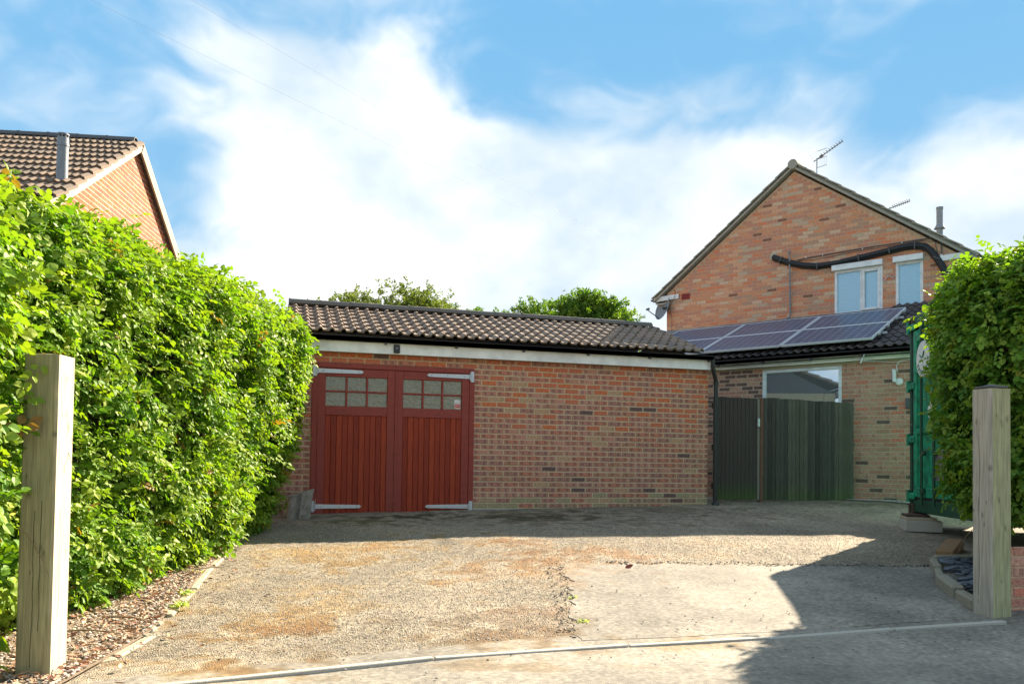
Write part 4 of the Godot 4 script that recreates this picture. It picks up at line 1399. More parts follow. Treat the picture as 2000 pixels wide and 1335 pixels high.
	vt.bx(Vector3(-9.19, 5.085, gz + 0.008), Vector3(0.215, 0.14, 0.012), 0.003)
	for i in 5: vt.bx(Vector3(-9.19, 5.035 + i * 0.025, gz + 0.018), Vector3(0.19, 0.007, 0.01))
	mk("air_vent", vt, mats.red_vent, o)
	# satellite dish on the far corner
	var ds := base("satellite_dish", Vector3(L - 0.02, 4.86, gz + 0.06), 0.0, o)
	var dn: Vector3 = HB.basis.inverse() * Vector3(-0.90, 0.28, 0.34).normalized()
	var dz := dn.cross(Vector3.UP).normalized()
	var x := Transform3D(Basis(dn.cross(dz), dn, dz).orthonormalized(), HB.affine_inverse() * P(3.57, 4.87, 19.5) - Vector3(L - 0.02, 4.86, gz + 0.06))
	if x.basis.determinant() < 0: x.basis.x = -x.basis.x
	var dm := MB.new()
	dm.lathe([Vector2(0.002, -0.04), Vector2(0.14, -0.03), Vector2(0.24, -0.005), Vector2(0.29, 0.02)], x, 22)
	dm.lathe([Vector2(0.29, 0.02), Vector2(0.285, 0.026), Vector2(0.24, 0.003), Vector2(0.14, -0.022), Vector2(0.002, -0.032)], x, 22)
	mk("dish", dm, M("dish_mesh", Color(0.20, 0.22, 0.25), 0.6, T.soft, 4.0), ds)
	var am := MB.new()
	am.tube([Vector3(0.12, 0.0, -0.02), Vector3(-0.02, 0.0, 0.05), x * Vector3(0, -0.03, 0)], 0.022, -1, 8)
	var low := x.basis.inverse() * Vector3.DOWN
	low = Vector3(low.x, 0, low.z).normalized() * 0.27
	am.tube([x * (low + Vector3(0, 0.01, 0)), x * (low * 0.7 + Vector3(0, 0.36, 0))], 0.011, -1, 7)
	mk("bracket", am, mats.black_plastic, ds)
	var lnb := MB.new()
	lnb.box(Transform3D(x.basis, x * (low * 0.6 + Vector3(0, 0.38, 0))), Vector3(0.05, 0.05, 0.12), 0.012)
	mk("receiver", lnb, mats.dark_grey, ds)
	var ca := MB.new()
	ca.tube([Vector3(0.12, 0.0, 0.0), Vector3(0.20, -0.25, 0.02), Vector3(0.20, -0.6, 0.02)], 0.006, -1, 5)
	ca.tube([Vector3(0.14, 0.04, 0.01), Vector3(0.24, 0.18, 0.02), Vector3(0.30, 0.34, 0.02), Vector3(0.16, 0.48, 0.02)], 0.006, -1, 5)
	mk("cable", ca, mats.cable, ds)
	# flue on the far slope
	var fl := MB.new()
	fl.tube([Vector3(-3.98, 5.75, gz - 0.9), Vector3(-3.98, 6.42, gz - 0.9)], 0.06, -1, 12)
	fl.lathe([Vector2(0.11, 0.0), Vector2(0.075, 0.06), Vector2(0.06, 0.10)], Transform3D(Basis(), Vector3(-3.98, 5.98, gz - 0.9)), 12)
	fl.lathe([Vector2(0.06, 0.0), Vector2(0.068, 0.01), Vector2(0.068, 0.05), Vector2(0.001, 0.055)], Transform3D(Basis(), Vector3(-3.98, 6.37, gz - 0.9)), 12)
	mk("flue", fl, mats.lead, o)
	aerial(o, Vector3(-6.46, 7.70, gz - 0.9), 0.30, Vector3(0.66, 0.27, 0.10).normalized(), 0.72, true)
	aerial(o, Vector3(-5.12, 6.2, gz - 1.6), 0.62, Vector3(0.92, 0.15, 0.10).normalized(), 0.50, false)
	extension(o)

func aerial(o: Node3D, at: Vector3, h: float, d: Vector3, l: float, full: bool) -> void:
	var a := base("aerial", at, 0.0, o)
	var m := MB.new()
	m.tube([Vector3(0, -0.5, 0), Vector3(0, h, 0)], 0.014, -1, 8)
	mk("mast", m, mats.galvanised, a)
	var y := MB.new()
	var s := Vector3(0, h - 0.03, 0) - d * 0.08
	y.tube([s, s + d * l], 0.011, -1, 6)
	var side := d.cross(Vector3.UP).normalized()
	var upv := side.cross(d).normalized()
	for i in 9:
		var c: Vector3 = s + d * (l * (0.30 + 0.70 * i / 8.0))
		y.tube([c - side * 0.06 + upv * 0.03, c + side * 0.06 + upv * 0.03], 0.004, -1, 5)
		y.tube([c - upv * 0.03, c + upv * 0.05], 0.005, -1, 5)
	if full:
		y.box(Transform3D(Basis(d, upv, d.cross(upv)), s + d * 0.20), Vector3(0.09, 0.05, 0.05), 0.01)
	mk("boom", y, mats.dark_grey, a)
	if full:
		var r := MB.new()
		var c := s + d * 0.03
		for q in [[0.0, 0.0, -0.10, 0.16], [0.02, 0.20, -0.10, 0.34]]: r.tube([c + Vector3(q[0], q[1], 0), c + Vector3(q[2], q[3], 0.03)], 0.004, -1, 5)
		for yy in [0.02, 0.20, -0.17]:
			r.tube([c + Vector3(0.06, yy, 0.0), c + Vector3(0.28, yy + 0.004, 0.06)], 0.006, -1, 5)
		for i in 5:
			var x := 0.07 + i * 0.05
			r.tube([c + Vector3(x, -0.17, 0.01 + i * 0.011), c + Vector3(x, 0.02, 0.01 + i * 0.011)], 0.0025, -1, 4)
		mk("reflector", r, mats.wire, a)

func window(o: Node3D, x0: float, x1: float, y0: float, y1: float, z: float, splits: Array, glass: Material, ledge: bool, opener: bool) -> void:
	var w := base("window", Vector3(0, 0, z), 0.0, o)
	var f := MB.new()
	var t := 0.055
	f.bx(Vector3(x0 + t / 2, (y0 + y1) / 2, -0.03), Vector3(t, y1 - y0, 0.07), 0.005)
	f.bx(Vector3(x1 - t / 2, (y0 + y1) / 2, -0.03), Vector3(t, y1 - y0, 0.07), 0.005)
	f.bx(Vector3((x0 + x1) / 2, y1 - t / 2, -0.032), Vector3(x1 - x0 - 2 * t, t, 0.066), 0.005)
	f.bx(Vector3((x0 + x1) / 2, y0 + t / 2, -0.032), Vector3(x1 - x0 - 2 * t, t, 0.066), 0.005)
	var a := x0 + t
	for i in splits.size():
		var e: float = lerpf(x0, x1, splits[i]) if i < splits.size() - 1 else x1 - t
		if i < splits.size() - 1: f.bx(Vector3(e, (y0 + y1) / 2, -0.034), Vector3(0.05, y1 - y0 - 2 * t, 0.062), 0.005)
		var b0 := a
		var b1: float = e - (0.025 if i < splits.size() - 1 else 0.0)
		if opener and i == splits.size() - 1:
			var s := MB.new()
			var tt := 0.05
			s.bx(Vector3(b0 + tt / 2, (y0 + y1) / 2, -0.002), Vector3(tt, y1 - y0 - 0.09, 0.05), 0.006)
			s.bx(Vector3(b1 - tt / 2 + 0.01, (y0 + y1) / 2, -0.002), Vector3(tt, y1 - y0 - 0.09, 0.05), 0.006)
			s.bx(Vector3((b0 + b1) / 2, y1 - t - tt / 2 + 0.01, -0.003), Vector3(b1 - b0 - 2 * tt, tt, 0.048), 0.006)
			s.bx(Vector3((b0 + b1) / 2, y0 + t + tt / 2 - 0.01, -0.003), Vector3(b1 - b0 - 2 * tt, tt, 0.048), 0.006)
			mk("sash", s, mats.white_plastic, w)
		var p := MB.new()
		p.bx(Vector3((b0 + b1) / 2, (y0 + y1) / 2, -0.03), Vector3(b1 - b0, y1 - y0 - 2 * t, 0.006))
		mk("pane", p, glass, w)
		a = e + 0.025
	mk("frame", f, mats.white_plastic, w)

func extension(o: Node3D) -> void:
	var e := base("extension", Vector3.ZERO, 0.0, o)
	var L := -8.2
	var R := -2.2
	var win := [-6.06, -4.655, 1.85, 2.862]
	var w := MB.new()
	w.prism(PackedVector2Array([Vector2(L, 0.2), Vector2(win[0], 0.2), Vector2(win[0], 2.94), Vector2(L, 2.94)]), -0.25, 0.0)
	w.prism(PackedVector2Array([Vector2(win[1], 0.2), Vector2(R, 0.2), Vector2(R, 2.94), Vector2(win[1], 2.94)]), -0.25, 0.0)
	w.prism(PackedVector2Array([Vector2(win[0], 0.2), Vector2(win[1], 0.2), Vector2(win[1], win[2]), Vector2(win[0], win[2])]), -0.249, -0.0005)
	w.prism(PackedVector2Array([Vector2(win[0], win[3]), Vector2(win[1], win[3]), Vector2(win[1], 2.94), Vector2(win[0], 2.94)]), -0.249, -0.0005)
	w.bx(Vector3(R - 0.125, 1.6, -1.6), Vector3(0.25, 2.7, 2.69))
	var wall := mk("wall", w, mats.mortar_grey, e)
	# the extension counts as one part of the house, so its pieces hang under its wall
	var spans := func(y: float) -> Array:
		var iv := [[L, R]]
		if y > win[2] and y < win[3]: iv = cut(iv, win[0], win[1])
		return iv
	var pick := func(x: float, y: float) -> Material:
		if x < win[0]: return mats["buff_%d" % [4, 3, 0, 6, 4, 3][rng.randi() % 6]]
		var k: int = [0, 1, 2, 1, 0, 2, 3, 5, 1, 6, 4][rng.randi() % 11]
		return mats["buff_%d" % k]
	var seen := func(x: float, y: float) -> bool:
		if y < 0.57: return false
		if x > -4.5: return x < -3.45
		return x > -7.15 and y > 2.15
	var brk := base("brickwork", Vector3.ZERO, 0.0, o)
	lay_bricks(brk, 0.42, 2.93, spans, pick, seen, 0.0045, win[1], 300)
	window(o, win[0], win[1], win[2] + 0.005, win[3] - 0.003, 0.0, [1.0], mats.clear_glass, false, false)
	var room := MB.new()
	room.bx(Vector3(-5.3, 2.35, -1.2), Vector3(2.2, 1.2, 0.02))
	room.bx(Vector3(-5.3, 2.95, -0.7), Vector3(2.2, 0.02, 1.0))
	mk("inner_wall", room, mats.soffit, e)
	var fb := MB.new()
	fb.bx(Vector3((L + R) / 2, 2.975, 0.10), Vector3(R - L, 0.13, 0.02), 0.002)
	mk("fascia", fb, mats.white_board, e)
	var so := MB.new()
	so.bx(Vector3((L + R) / 2, 2.918, 0.046), Vector3(R - L, 0.012, 0.09))
	mk("soffit", so, mats.soffit, e)
	var gu := MB.new()
	gutter(gu, Vector3(L, 3.055, 0.168), Vector3(R, 3.055, 0.168), 0.056)
	mk("gutter", gu, mats.black_plastic, e)
	for i in 6:
		var b := MB.new()
		b.prism(PackedVector2Array([Vector2(-0.03, 0.03), Vector2(0.03, 0.03), Vector2(0, -0.035)]), 0.15, 0.185, Transform3D(Basis(), Vector3(-6.85 + i * 0.86, 2.985, 0)))
		mk("gutter_bracket", b, mats.black_plastic, e)
	# lean-to roof
	var t := 0.40
	var y0 := 3.09
	var z0 := 0.21
	var roof := base("lean_to_roof", Vector3.ZERO, 0.0, o)
	var k := MB.new()
	var a := Vector3(L, y0 - 0.03, z0 - 0.02)
	var top := Vector3(L, y0 - 0.03 + t * (z0 + 2.90), -2.92)
	k.quad(a, a + Vector3(R - L, 0, 0), top + Vector3(R - L, 0, 0), top)
	k.quad(a + Vector3(R - L, -0.1, 0), a + Vector3(0, -0.1, 0), top + Vector3(0, -0.1, 0), top + Vector3(R - L, -0.1, 0))
	mk("deck", k, mats.dark_grey, roof)
	var d := Vector3(0, t, -1).normalized()
	var tm := tile_mesh(0.296, 0.335, 2, 0.034, 0.016, 0.35, 0.022)
	tile_roof(roof, Vector3(-8.2, y0, z0), Vector3.RIGHT, d, 0.30, 0.275, 20, 12, tm, 0.335, [mats.tile_dark_0, mats.tile_dark_1, mats.tile_dark_2], func(p): return p.x > -4.65 or p.z > -0.12 or p.x < -7.9 and p.z > -1.0)
	# solar panels
	var nn := Vector3(0, 1, t).normalized()
	var cells := solar_tex()
	var sm := M("solar_cells", Color(1, 1, 1), 0.3, cells)
	sm.metallic_specular = 0.32
	var x1 := -4.10
	for c in 3:
		for r in 2:
			var pw := 1.56
			var ph := 1.10
			var p0 := Vector3(x1 - pw * (c + 1) - 0.012 * c, 3.10, 0.21) + nn * 0.125 + d * (0.10 + r * (ph + 0.02))
			var xx := Vector3(pw - 0.012, 0, 0)
			var bs := Basis(Vector3.RIGHT, nn, -d)
			var s := base("solar_panel", p0, 0.0, o)
			s.transform = Transform3D(bs, p0)
			var fm := MB.new()
			for q in [[0.0, 0.0, pw - 0.012, 0.026], [0.0, ph - 0.026, pw - 0.012, 0.026]]: fm.bx(Vector3((q[2]) / 2, 0, -q[1] - 0.013), Vector3(q[2], 0.04, 0.026), 0.002)
			for q in [0.013, pw - 0.025]: fm.bx(Vector3(q, 0, -ph / 2), Vector3(0.026, 0.0395, ph - 0.053), 0.002)
			mk("frame", fm, M("panel_frame", Color(0.50, 0.52, 0.55), 0.45), s)
			var gl := MB.new()
			gl.quad(Vector3(0.017, 0.014, -0.017), Vector3(pw - 0.029, 0.014, -0.017), Vector3(pw - 0.029, 0.014, -ph + 0.017), Vector3(0.017, 0.014, -ph + 0.017))
			gl.quad(Vector3(pw - 0.029, 0.006, -0.017), Vector3(0.017, 0.006, -0.017), Vector3(0.017, 0.006, -ph + 0.017), Vector3(pw - 0.029, 0.006, -ph + 0.017))
			mk("pane", gl, sm, s)
	for z in [0.55, 1.65]:
		var rl := MB.new()
		var q: Vector3 = Vector3(0, 3.10, 0.21) + nn * 0.08 + d * (0.1 + z)
		rl.bar(Vector3(-8.8, q.y, q.z), Vector3(-4.02, q.y, q.z), 0.04, 0.04)
		mk("mounting_rail", rl, mats.steel, o)
	for z in [0.30, 0.85, 1.4, 1.95]:
		var cl := MB.new()
		var q: Vector3 = Vector3(-4.085, 3.10, 0.21) + nn * 0.13 + d * (0.1 + z)
		cl.box(Transform3D(Basis(Vector3.RIGHT, 0.38), q), Vector3(0.05, 0.045, 0.07), 0.006)
		mk("clamp", cl, mats.galvanised, o)
	var pc := MB.new()
	for z in [0.2, 0.5, 0.9, 1.3]:
		var q: Vector3 = Vector3(-4.03, 3.10, 0.21) + nn * 0.05 + d * (0.1 + z)
		pc.tube([q, q + Vector3(-0.02, 0.05, -0.14), q + d * 0.33], 0.007, -1, 5)
	mk("cable", pc, mats.cable, o)
	# outdoor light, its cable and an alarm contact
	var li := MB.new()
	li.box(Transform3D(Basis(Vector3(0, 0, 1), 0.04), Vector3(-3.80, 2.63, 0.06)), Vector3(0.055, 0.22, 0.07), 0.014)
	li.lathe([Vector2(0.06, 0.0), Vector2(0.06, 0.025), Vector2(0.045, 0.04), Vector2(0.001, 0.045)], Transform3D(Basis(Vector3.RIGHT, PI / 2), Vector3(-3.735, 2.53, 0.006)), 14)
	mk("wall_lamp", li, mats.white_plastic, o)
	var lc := MB.new()
	lc.tube([Vector3(-3.765, 2.70, 0.03), Vector3(-3.77, 2.80, 0.03), Vector3(-3.72, 2.87, 0.03), Vector3(-3.60, 2.89, 0.03), Vector3(-3.3, 2.885, 0.03)], 0.007, -1, 6)
	lc.tube([Vector3(-4.35, 2.95, 0.14), Vector3(-4.25, 2.89, 0.14), Vector3(-4.05, 2.88, 0.06), Vector3(-3.8, 2.85, 0.05), Vector3(-3.5, 2.87, 0.05)], 0.005, -1, 6)
	lc.tube([Vector3(-6.9, 3.0, 0.14), Vector3(-6.5, 2.93, 0.14), Vector3(-5.9, 2.91, 0.14), Vector3(-5.3, 2.96, 0.14), Vector3(-4.9, 3.02, 0.14)], 0.004, -1, 5)
	mk("cable", lc, mats.white_plastic, o)
	var jb := MB.new()
	jb.bx(Vector3(-3.60, 2.17, 0.035), Vector3(0.06, 0.17, 0.06), 0.01)
	mk("meter_box", jb, mats.dark_grey, o)
	var rod := MB.new()
	rod.bar(Vector3(-4.30, 2.86, 0.16), Vector3(-4.22, 3.03, 0.16), 0.03, 0.02, 0.004)
	mk("downpipe_stub", rod, mats.white_plastic, o)

func solar_tex() -> ImageTexture:
	var w := 640
	var h := 384
	var im := Image.create(w, h, false, Image.FORMAT_RGB8)
	var r := RandomNumberGenerator.new()
	r.seed = 3
	im.fill(lin(Color(0.42, 0.44, 0.48)))
	var f := FastNoiseLite.new()
	f.seed = 8; f.frequency = 0.05; f.noise_type = FastNoiseLite.TYPE_CELLULAR; f.cellular_return_type = FastNoiseLite.RETURN_CELL_VALUE
	for i in 10:
		for j in 6:
			var k := r.randf_range(0.85, 1.15)
			for y in range(j * 64 + 2, j * 64 + 62):
				for x in range(i * 64 + 2, i * 64 + 62):
					var n := 1.0 + f.get_noise_2d(x, y) * 0.18
					var c := Color(0.040, 0.062, 0.125) * (k * n)
					if (y - j * 64) % 21 == 10: c = Color(0.10, 0.12, 0.17)
					im.set_pixel(x, y, lin(c))
	return ImageTexture.create_from_image(im)

# ---------------------------------------------------------------- the neighbour's house on the left
func left_house() -> void:
	var turn := -atan2(0.106, 0.994)
	# local x to the right along the ridge, z towards the drive
	var o := base("neighbour_house", Vector3(-6.23, 0.04, -13.3), 0.1062)
	tag(o, "neighbouring orange brick house with brown pantile roof behind the left hedge", "house")
	var ay := 6.15
	var hs := 4.0
	var t := 0.62
	var ey := ay - hs * t
	var w := MB.new()
	var x := Transform3D(Basis(Vector3.UP, PI / 2), Vector3.ZERO)
	# gable in the plane x = 0: a prism turned a quarter, its own x runs away from the drive
	w.prism(PackedVector2Array([Vector2(-hs, 0.0), Vector2(hs, 0.0), Vector2(hs, ey), Vector2(0, ay), Vector2(-hs, ey)]), -0.25, 0.0, x)
	w.bx(Vector3(-4.5, ey / 2, hs - 0.12), Vector3(8.49, ey, 0.25))
	w.bx(Vector3(-4.5, ey / 2, -hs + 0.12), Vector3(8.49, ey, 0.25))
	mk("wall", w, mats.mortar_pale, o)
	var face := base("gable", Vector3.ZERO, PI / 2, o)
	var spans := func(y: float) -> Array:
		var q := minf(hs, (ay - 0.05 - y) / t)
		return [[-q, q]] if q > 0.1 else []
	var pick := func(_x: float, _y: float) -> Material: return mats["orange_%d" % [0, 1, 2, 3, 4, 0, 2][rng.randi() % 7]]
	var seen := func(xx: float, y: float) -> bool: return y > 4.55 and xx < 2.3
	lay_bricks(face, 3.3, 6.15, spans, pick, seen, 0.004, -hs, 300)
	# front slope of pantiles
	var roof := base("roof", Vector3.ZERO, 0.0, o)
	var up := Vector3(0, t, -1).normalized()
	var dn := Vector3(0, t, 1).normalized()
	var nn := Vector3(0, 1, t).normalized()
	var rb := MB.new()
	var len_ := 9.0
	var apex := Vector3(0.06, ay + 0.06, 0)
	var eav := apex - up * 5.0
	var bk := apex - dn * 5.0
	var lx := Vector3(-len_, 0, 0)
	rb.quad(eav + lx, eav, apex, apex + lx)
	rb.quad(bk, bk + lx, apex + lx, apex)
	rb.quad(eav - nn * 0.10, eav + lx - nn * 0.10, apex + lx - nn * 0.10, apex - nn * 0.10)
	rb.quad(bk + lx - Vector3(0, 0.10, -0.06), bk - Vector3(0, 0.10, -0.06), apex - Vector3(0, 0.10, 0), apex + lx - Vector3(0, 0.10, 0))
	mk("deck", rb, mats.dark_grey, roof)
	var tm := tile_mesh(0.318, 0.40, 3, 0.032, 0.034, 0.0, 0.048)
	var rows := 11
	var gauge := 0.325
	var start := Vector3(-3.08, apex.y, 0) - up * (rows * gauge + 0.05) + nn * 0.03
	tile_roof(roof, start, Vector3.RIGHT, up, 0.32, gauge, 10, rows, tm, 0.40, [mats.tile_warm_0, mats.tile_warm_1, mats.tile_warm_2], func(p): return p.x > -3.1 - (6.15 - p.y) * 0.0)
	ridge_tiles(roof, apex + Vector3(-3.25, 0.03, 0), apex + Vector3(0.0, 0.03, 0), 0.455, 0.12, mats.ridge_slate, 0.6)
	# pale mortared verge in front, dark barge board behind
	var v := MB.new()
	v.bar(eav + nn * 0.0 + Vector3(0.005, -0.02, 0), apex + Vector3(0.005, -0.02, 0), 0.05, 0.15, 0.006, nn)
	mk("verge", v, mats.verge_pale, roof)
	var v2 := MB.new()
	v2.bar(bk + Vector3(0.03, -0.06, 0), apex + Vector3(0.03, -0.06, 0), 0.03, 0.20, 0.004, Vector3(0, 1, -t).normalized())
	mk("barge_board", v2, mats.soffit, roof)
	# grey plastic pipe rising from the front slope
	var f := o.global_transform.affine_inverse() * P(-6.10, 5.2, 10.9)
	var p := MB.new()
	p.tube([Vector3(f.x, 4.0, f.z), Vector3(f.x, 5.36, f.z)], 0.072, -1, 14)
	p.lathe([Vector2(0.072, 0.0), Vector2(0.079, 0.005), Vector2(0.079, 0.04), Vector2(0.073, 0.045)], Transform3D(Basis(), Vector3(f.x, 5.24, f.z)), 14)
	for i in 9:
		var g := TAU * i / 9.0
		p.bx(Vector3(f.x + cos(g) * 0.06, 5.35, f.z + sin(g) * 0.06), Vector3(0.016, 0.09, 0.016), 0.002)
	p.lathe([Vector2(0.076, 0.0), Vector2(0.076, 0.02), Vector2(0.001, 0.02)], Transform3D(Basis(), Vector3(f.x, 5.395, f.z)), 14)
	mk("soil_pipe", p, M("pipe_grey", Color(0.21, 0.23, 0.26), 0.45, T.soft, 2.0), o)

# ---------------------------------------------------------------- gate and fence
func gate() -> void:
	var ga := P(3.12, 0, 12.70)
	var gb := P(5.66, 0, 13.58)
	var len_ := ga.distance_to(gb)
	var turn := -atan2(gb.z - ga.z, gb.x - ga.x)
	var y0 := 0.555
	var split := 0.80
	var g := base("side_gate", Vector3(ga.x, y0, ga.z), turn)
	tag(g, "dark brown close boarded side gate beside the garage corner", "gate")
	var n := 11
	for i in n:
		var w := split / n
		var b := MB.new()
		b.box(Transform3D(Basis(Vector3.UP, -0.10), Vector3.ZERO), Vector3(w - 0.006, 1.60, 0.016), 0.004)
		put("board", b.mesh(), mats["gatewood_%d" % (i % 3)], g, Transform3D(Basis(), Vector3(w * (i + 0.5), 0.84 + rng.randf_range(-0.004, 0.004), 0)))
	var fr := MB.new()
	for y in [0.25, 0.85, 1.5]: fr.bx(Vector3(split / 2, y, -0.035), Vector3(split - 0.02, 0.09, 0.04))
	mk("rail", fr, mats.fence_2, g)
	var st := MB.new()
	st.bx(Vector3(split + 0.018, 0.83, 0.01), Vector3(0.042, 1.60, 0.035), 0.004)
	mk("stile", st, M("pale_stile", Color(0.20, 0.18, 0.15), 0.85, T.soft, 3.0), g)
	var la := MB.new()
	la.bx(Vector3(split + 0.01, 1.25, 0.04), Vector3(0.045, 0.14, 0.03), 0.012)
	mk("latch", la, mats.galvanised, g)
	var p := base("gate_post", Vector3.ZERO, 0.0)
	var q: Vector3 = g.transform * Vector3(split + 0.075, 0, 0.0)
	p.position = q
	p.rotation.y = turn
	tag(p, "narrow red brown post between the side gate and the boarded fence", "post")
	var pb := MB.new()
	pb.bx(Vector3(0, 0.82, 0.0), Vector3(0.062, 1.66, 0.07), 0.005)
	mk("shaft", pb, mats.brown_post, p)
	var f := base("fence_panel", g.transform * Vector3(split + 0.115, 0, 0), turn)
	tag(f, "dark mossy feather edge fence panel under the extension window", "fence")
	var fl := len_ - split - 0.115
	n = 23
	for i in n:
		var w := fl / n
		var b := MB.new()
		var h := 1.63 + rng.randf_range(-0.008, 0.008) - 0.03 * float(i) / n
		var th := rng.randf_range(0.014, 0.02)
		var v0 := [Vector3(-w * 0.40, 0.03, -0.012), Vector3(w * 0.33, 0.03, -0.008), Vector3(w * 0.33, 0.03, 0.008 + th), Vector3(-w * 0.40, 0.03, 0.004)]
		var up := Vector3(0, h, 0)
		for k in 4:
			var c: Vector3 = v0[k]; var e: Vector3 = v0[(k + 1) % 4]
			b.quad(e, c, c + up, e + up) if false else b.quad(c, e, e + up, c + up)
		b.quad(v0[3] + up, v0[2] + up, v0[1] + up, v0[0] + up)
		put("board", b.mesh(), mats["fence_%d" % [0, 1, 4, 3, 0, 4, 1, 2, 3, 0, 1, 4][(i * 7) % 12]], f, Transform3D(Basis(Vector3.UP, rng.randf_range(-0.03, 0.03)), Vector3(w * (i + 0.55), 0, rng.randf_range(-0.003, 0.003))))
	var rl := MB.new()
	for y in [0.3, 0.85, 1.45]: rl.bx(Vector3(fl / 2, y, -0.045), Vector3(fl, 0.09, 0.06))
	rl.bx(Vector3(fl / 2, 0.83, -0.022), Vector3(fl, 1.55, 0.006))
	mk("rail", rl, mats.fence_2, f)
	# the dark fence in the gap between the hedge and the garage
	var d := base("dark_fence", P(-3.12, 0.38, 10.95), GT)
	tag(d, "dark boarded fence in the gap between the left hedge and the garage", "fence")
	for i in 9:
		var b := MB.new()
		b.bx(Vector3(0, 0.85, 0), Vector3(0.092, 1.7, 0.02), 0.003)
		put("board", b.mesh(), mats["fence_%d" % [2, 4, 2][i % 3]], d, Transform3D(Basis(Vector3.UP, 0.06), Vector3(-0.03 - i * 0.098, 0, 0)))

# ---------------------------------------------------------------- the shipping container
func container() -> void:
	var o := base("shipping_container", P(5.07, 0.55, 10.43), -1.70)
	tag(o, "green steel shipping container with round white sign, half hidden by the right hedge", "container")
	var W := 2.44
	var H := 2.48
	var D := 6.0
	var fr := MB.new()
	for x in [0.025, W - 0.025]: fr.bx(Vector3(x, H / 2, -0.06), Vector3(0.05, H, 0.12), 0.01)
	fr.bx(Vector3(W / 2, H - 0.07, -0.06), Vector3(W - 0.2, 0.14, 0.12), 0.01)
	fr.bx(Vector3(W / 2, 0.10, -0.06), Vector3(W - 0.2, 0.16, 0.12), 0.01)
	for x in [0.04, W - 0.04]:
		fr.bx(Vector3(x, H - 0.06, -D / 2), Vector3(0.08, 0.12, D - 0.26))
		fr.bx(Vector3(x, 0.08, -D / 2), Vector3(0.08, 0.16, D - 0.26))
	mk("frame", fr, mats.green_dark, o)
	# corrugated sides and roof
	var sd := MB.new()
	var n := 42
	for s in [0.02, W - 0.02]:
		for i in n:
			var z0 := -0.12 - (D - 0.2) * i / n
			var z1 := -0.12 - (D - 0.2) * (i + 1) / n
			var a: float = s + (0.018 if (i / 2) % 2 else -0.0) * (1 if s < 1 else -1)
			var b: float = s + (0.018 if ((i + 1) / 2) % 2 else -0.0) * (1 if s < 1 else -1)
			if s < 1: sd.quad(Vector3(a, 0.1, z0), Vector3(a, H - 0.1, z0), Vector3(b, H - 0.1, z1), Vector3(b, 0.1, z1))
			else: sd.quad(Vector3(b, 0.1, z1), Vector3(b, H - 0.1, z1), Vector3(a, H - 0.1, z0), Vector3(a, 0.1, z0))
	sd.bx(Vector3(W / 2, H - 0.02, -D / 2), Vector3(W - 0.17, 0.02, D - 0.3))
	sd.bx(Vector3(W / 2, 0.16, -D / 2), Vector3(W - 0.17, 0.02, D - 0.3))
	sd.bx(Vector3(W / 2, H / 2, -D + 0.1), Vector3(W - 0.17, H - 0.2, 0.03))
	mk("side_panel", sd, mats.green_paint, o)
	for k in 2:
		var d := base("door", Vector3.ZERO, 0.0, o)
		var x0 := 0.155 if k == 0 else W / 2 + 0.02
		var x1 := W / 2 - 0.02 if k == 0 else W - 0.155
		var p := MB.new()
		p.bx(Vector3((x0 + x1) / 2, H / 2 + 0.02, -0.035), Vector3(x1 - x0, H - 0.40, 0.03))
		for q in [[0.27, 0.12], [1.02, 0.07], [1.78, 0.07], [H - 0.28, 0.12]]: p.bx(Vector3((x0 + x1) / 2, q[0], -0.012), Vector3(x1 - x0, q[1], 0.045), 0.01)
		for x in [x0 + 0.05, x1 - 0.05]: p.bx(Vector3(x, H / 2 + 0.02, -0.0125), Vector3(0.10, H - 0.42, 0.044), 0.01)
		mk("panel", p, mats.green_paint, d)
		var g := MB.new()
		var gx := 0.10 if k == 0 else W - 0.10
		g.bx(Vector3(gx, H / 2 + 0.02, -0.03), Vector3(0.11, H - 0.34, 0.03), 0.008)
		g.bx(Vector3((x0 + x1) / 2, 0.205, -0.02), Vector3(x1 - x0, 0.05, 0.03), 0.008)
		mk("gasket", g, mats.rubber, d)
		for y in [0.22, 0.93, 1.60, 2.34]:
			var h := MB.new()
			var s := 1.0 if k == 0 else -1.0
			h.bx(Vector3(gx + s * 0.02, y, 0.018), Vector3(0.19, 0.085, 0.03), 0.01)
			h.tube([Vector3(gx - s * 0.065, y - 0.075, 0.03), Vector3(gx - s * 0.065, y + 0.075, 0.03)], 0.022, -1, 10)
			mk("hinge", h, mats.green_paint, d)
		for x in [lerpf(x0, x1, 0.36), lerpf(x0, x1, 0.74)]:
			var l := MB.new()
			l.tube([Vector3(x, 0.12, 0.045), Vector3(x, H - 0.1, 0.045)], 0.017, -1, 10)
			for y in [0.30, 0.75, 1.9, 2.3]: l.bx(Vector3(x, y, 0.03), Vector3(0.09, 0.06, 0.05), 0.008)
			mk("lock_rod", l, mats.green_dark, d)
	# corner castings with their holes
	for c in [[0.0, 0.0], [W - 0.16, 0.0], [0.0, H - 0.12], [W - 0.16, H - 0.12]]:
		var m := MB.new()
		var cx: float = c[0]; var cy: float = c[1]
		m.bx(Vector3(cx + 0.08, cy - 0.008 + 0.012, -0.07), Vector3(0.166, 0.022, 0.18), 0.004)
		m.bx(Vector3(cx + 0.08, cy + 0.112, -0.07), Vector3(0.166, 0.022, 0.18), 0.004)
		m.bx(Vector3(cx + 0.022, cy + 0.06, -0.07), Vector3(0.04, 0.10, 0.178), 0.004)
		m.bx(Vector3(cx + 0.138, cy + 0.06, -0.07), Vector3(0.04, 0.10, 0.178), 0.004)
		m.bx(Vector3(cx + 0.08, cy + 0.06, -0.15), Vector3(0.08, 0.1, 0.02))
		mk("corner_casting", m, mats.rust, o)
	# round white sign with green lettering
	var sg := base("sign", Vector3(0.66, 1.88, 0.066), 0.0, o)
	var pl := MB.new()
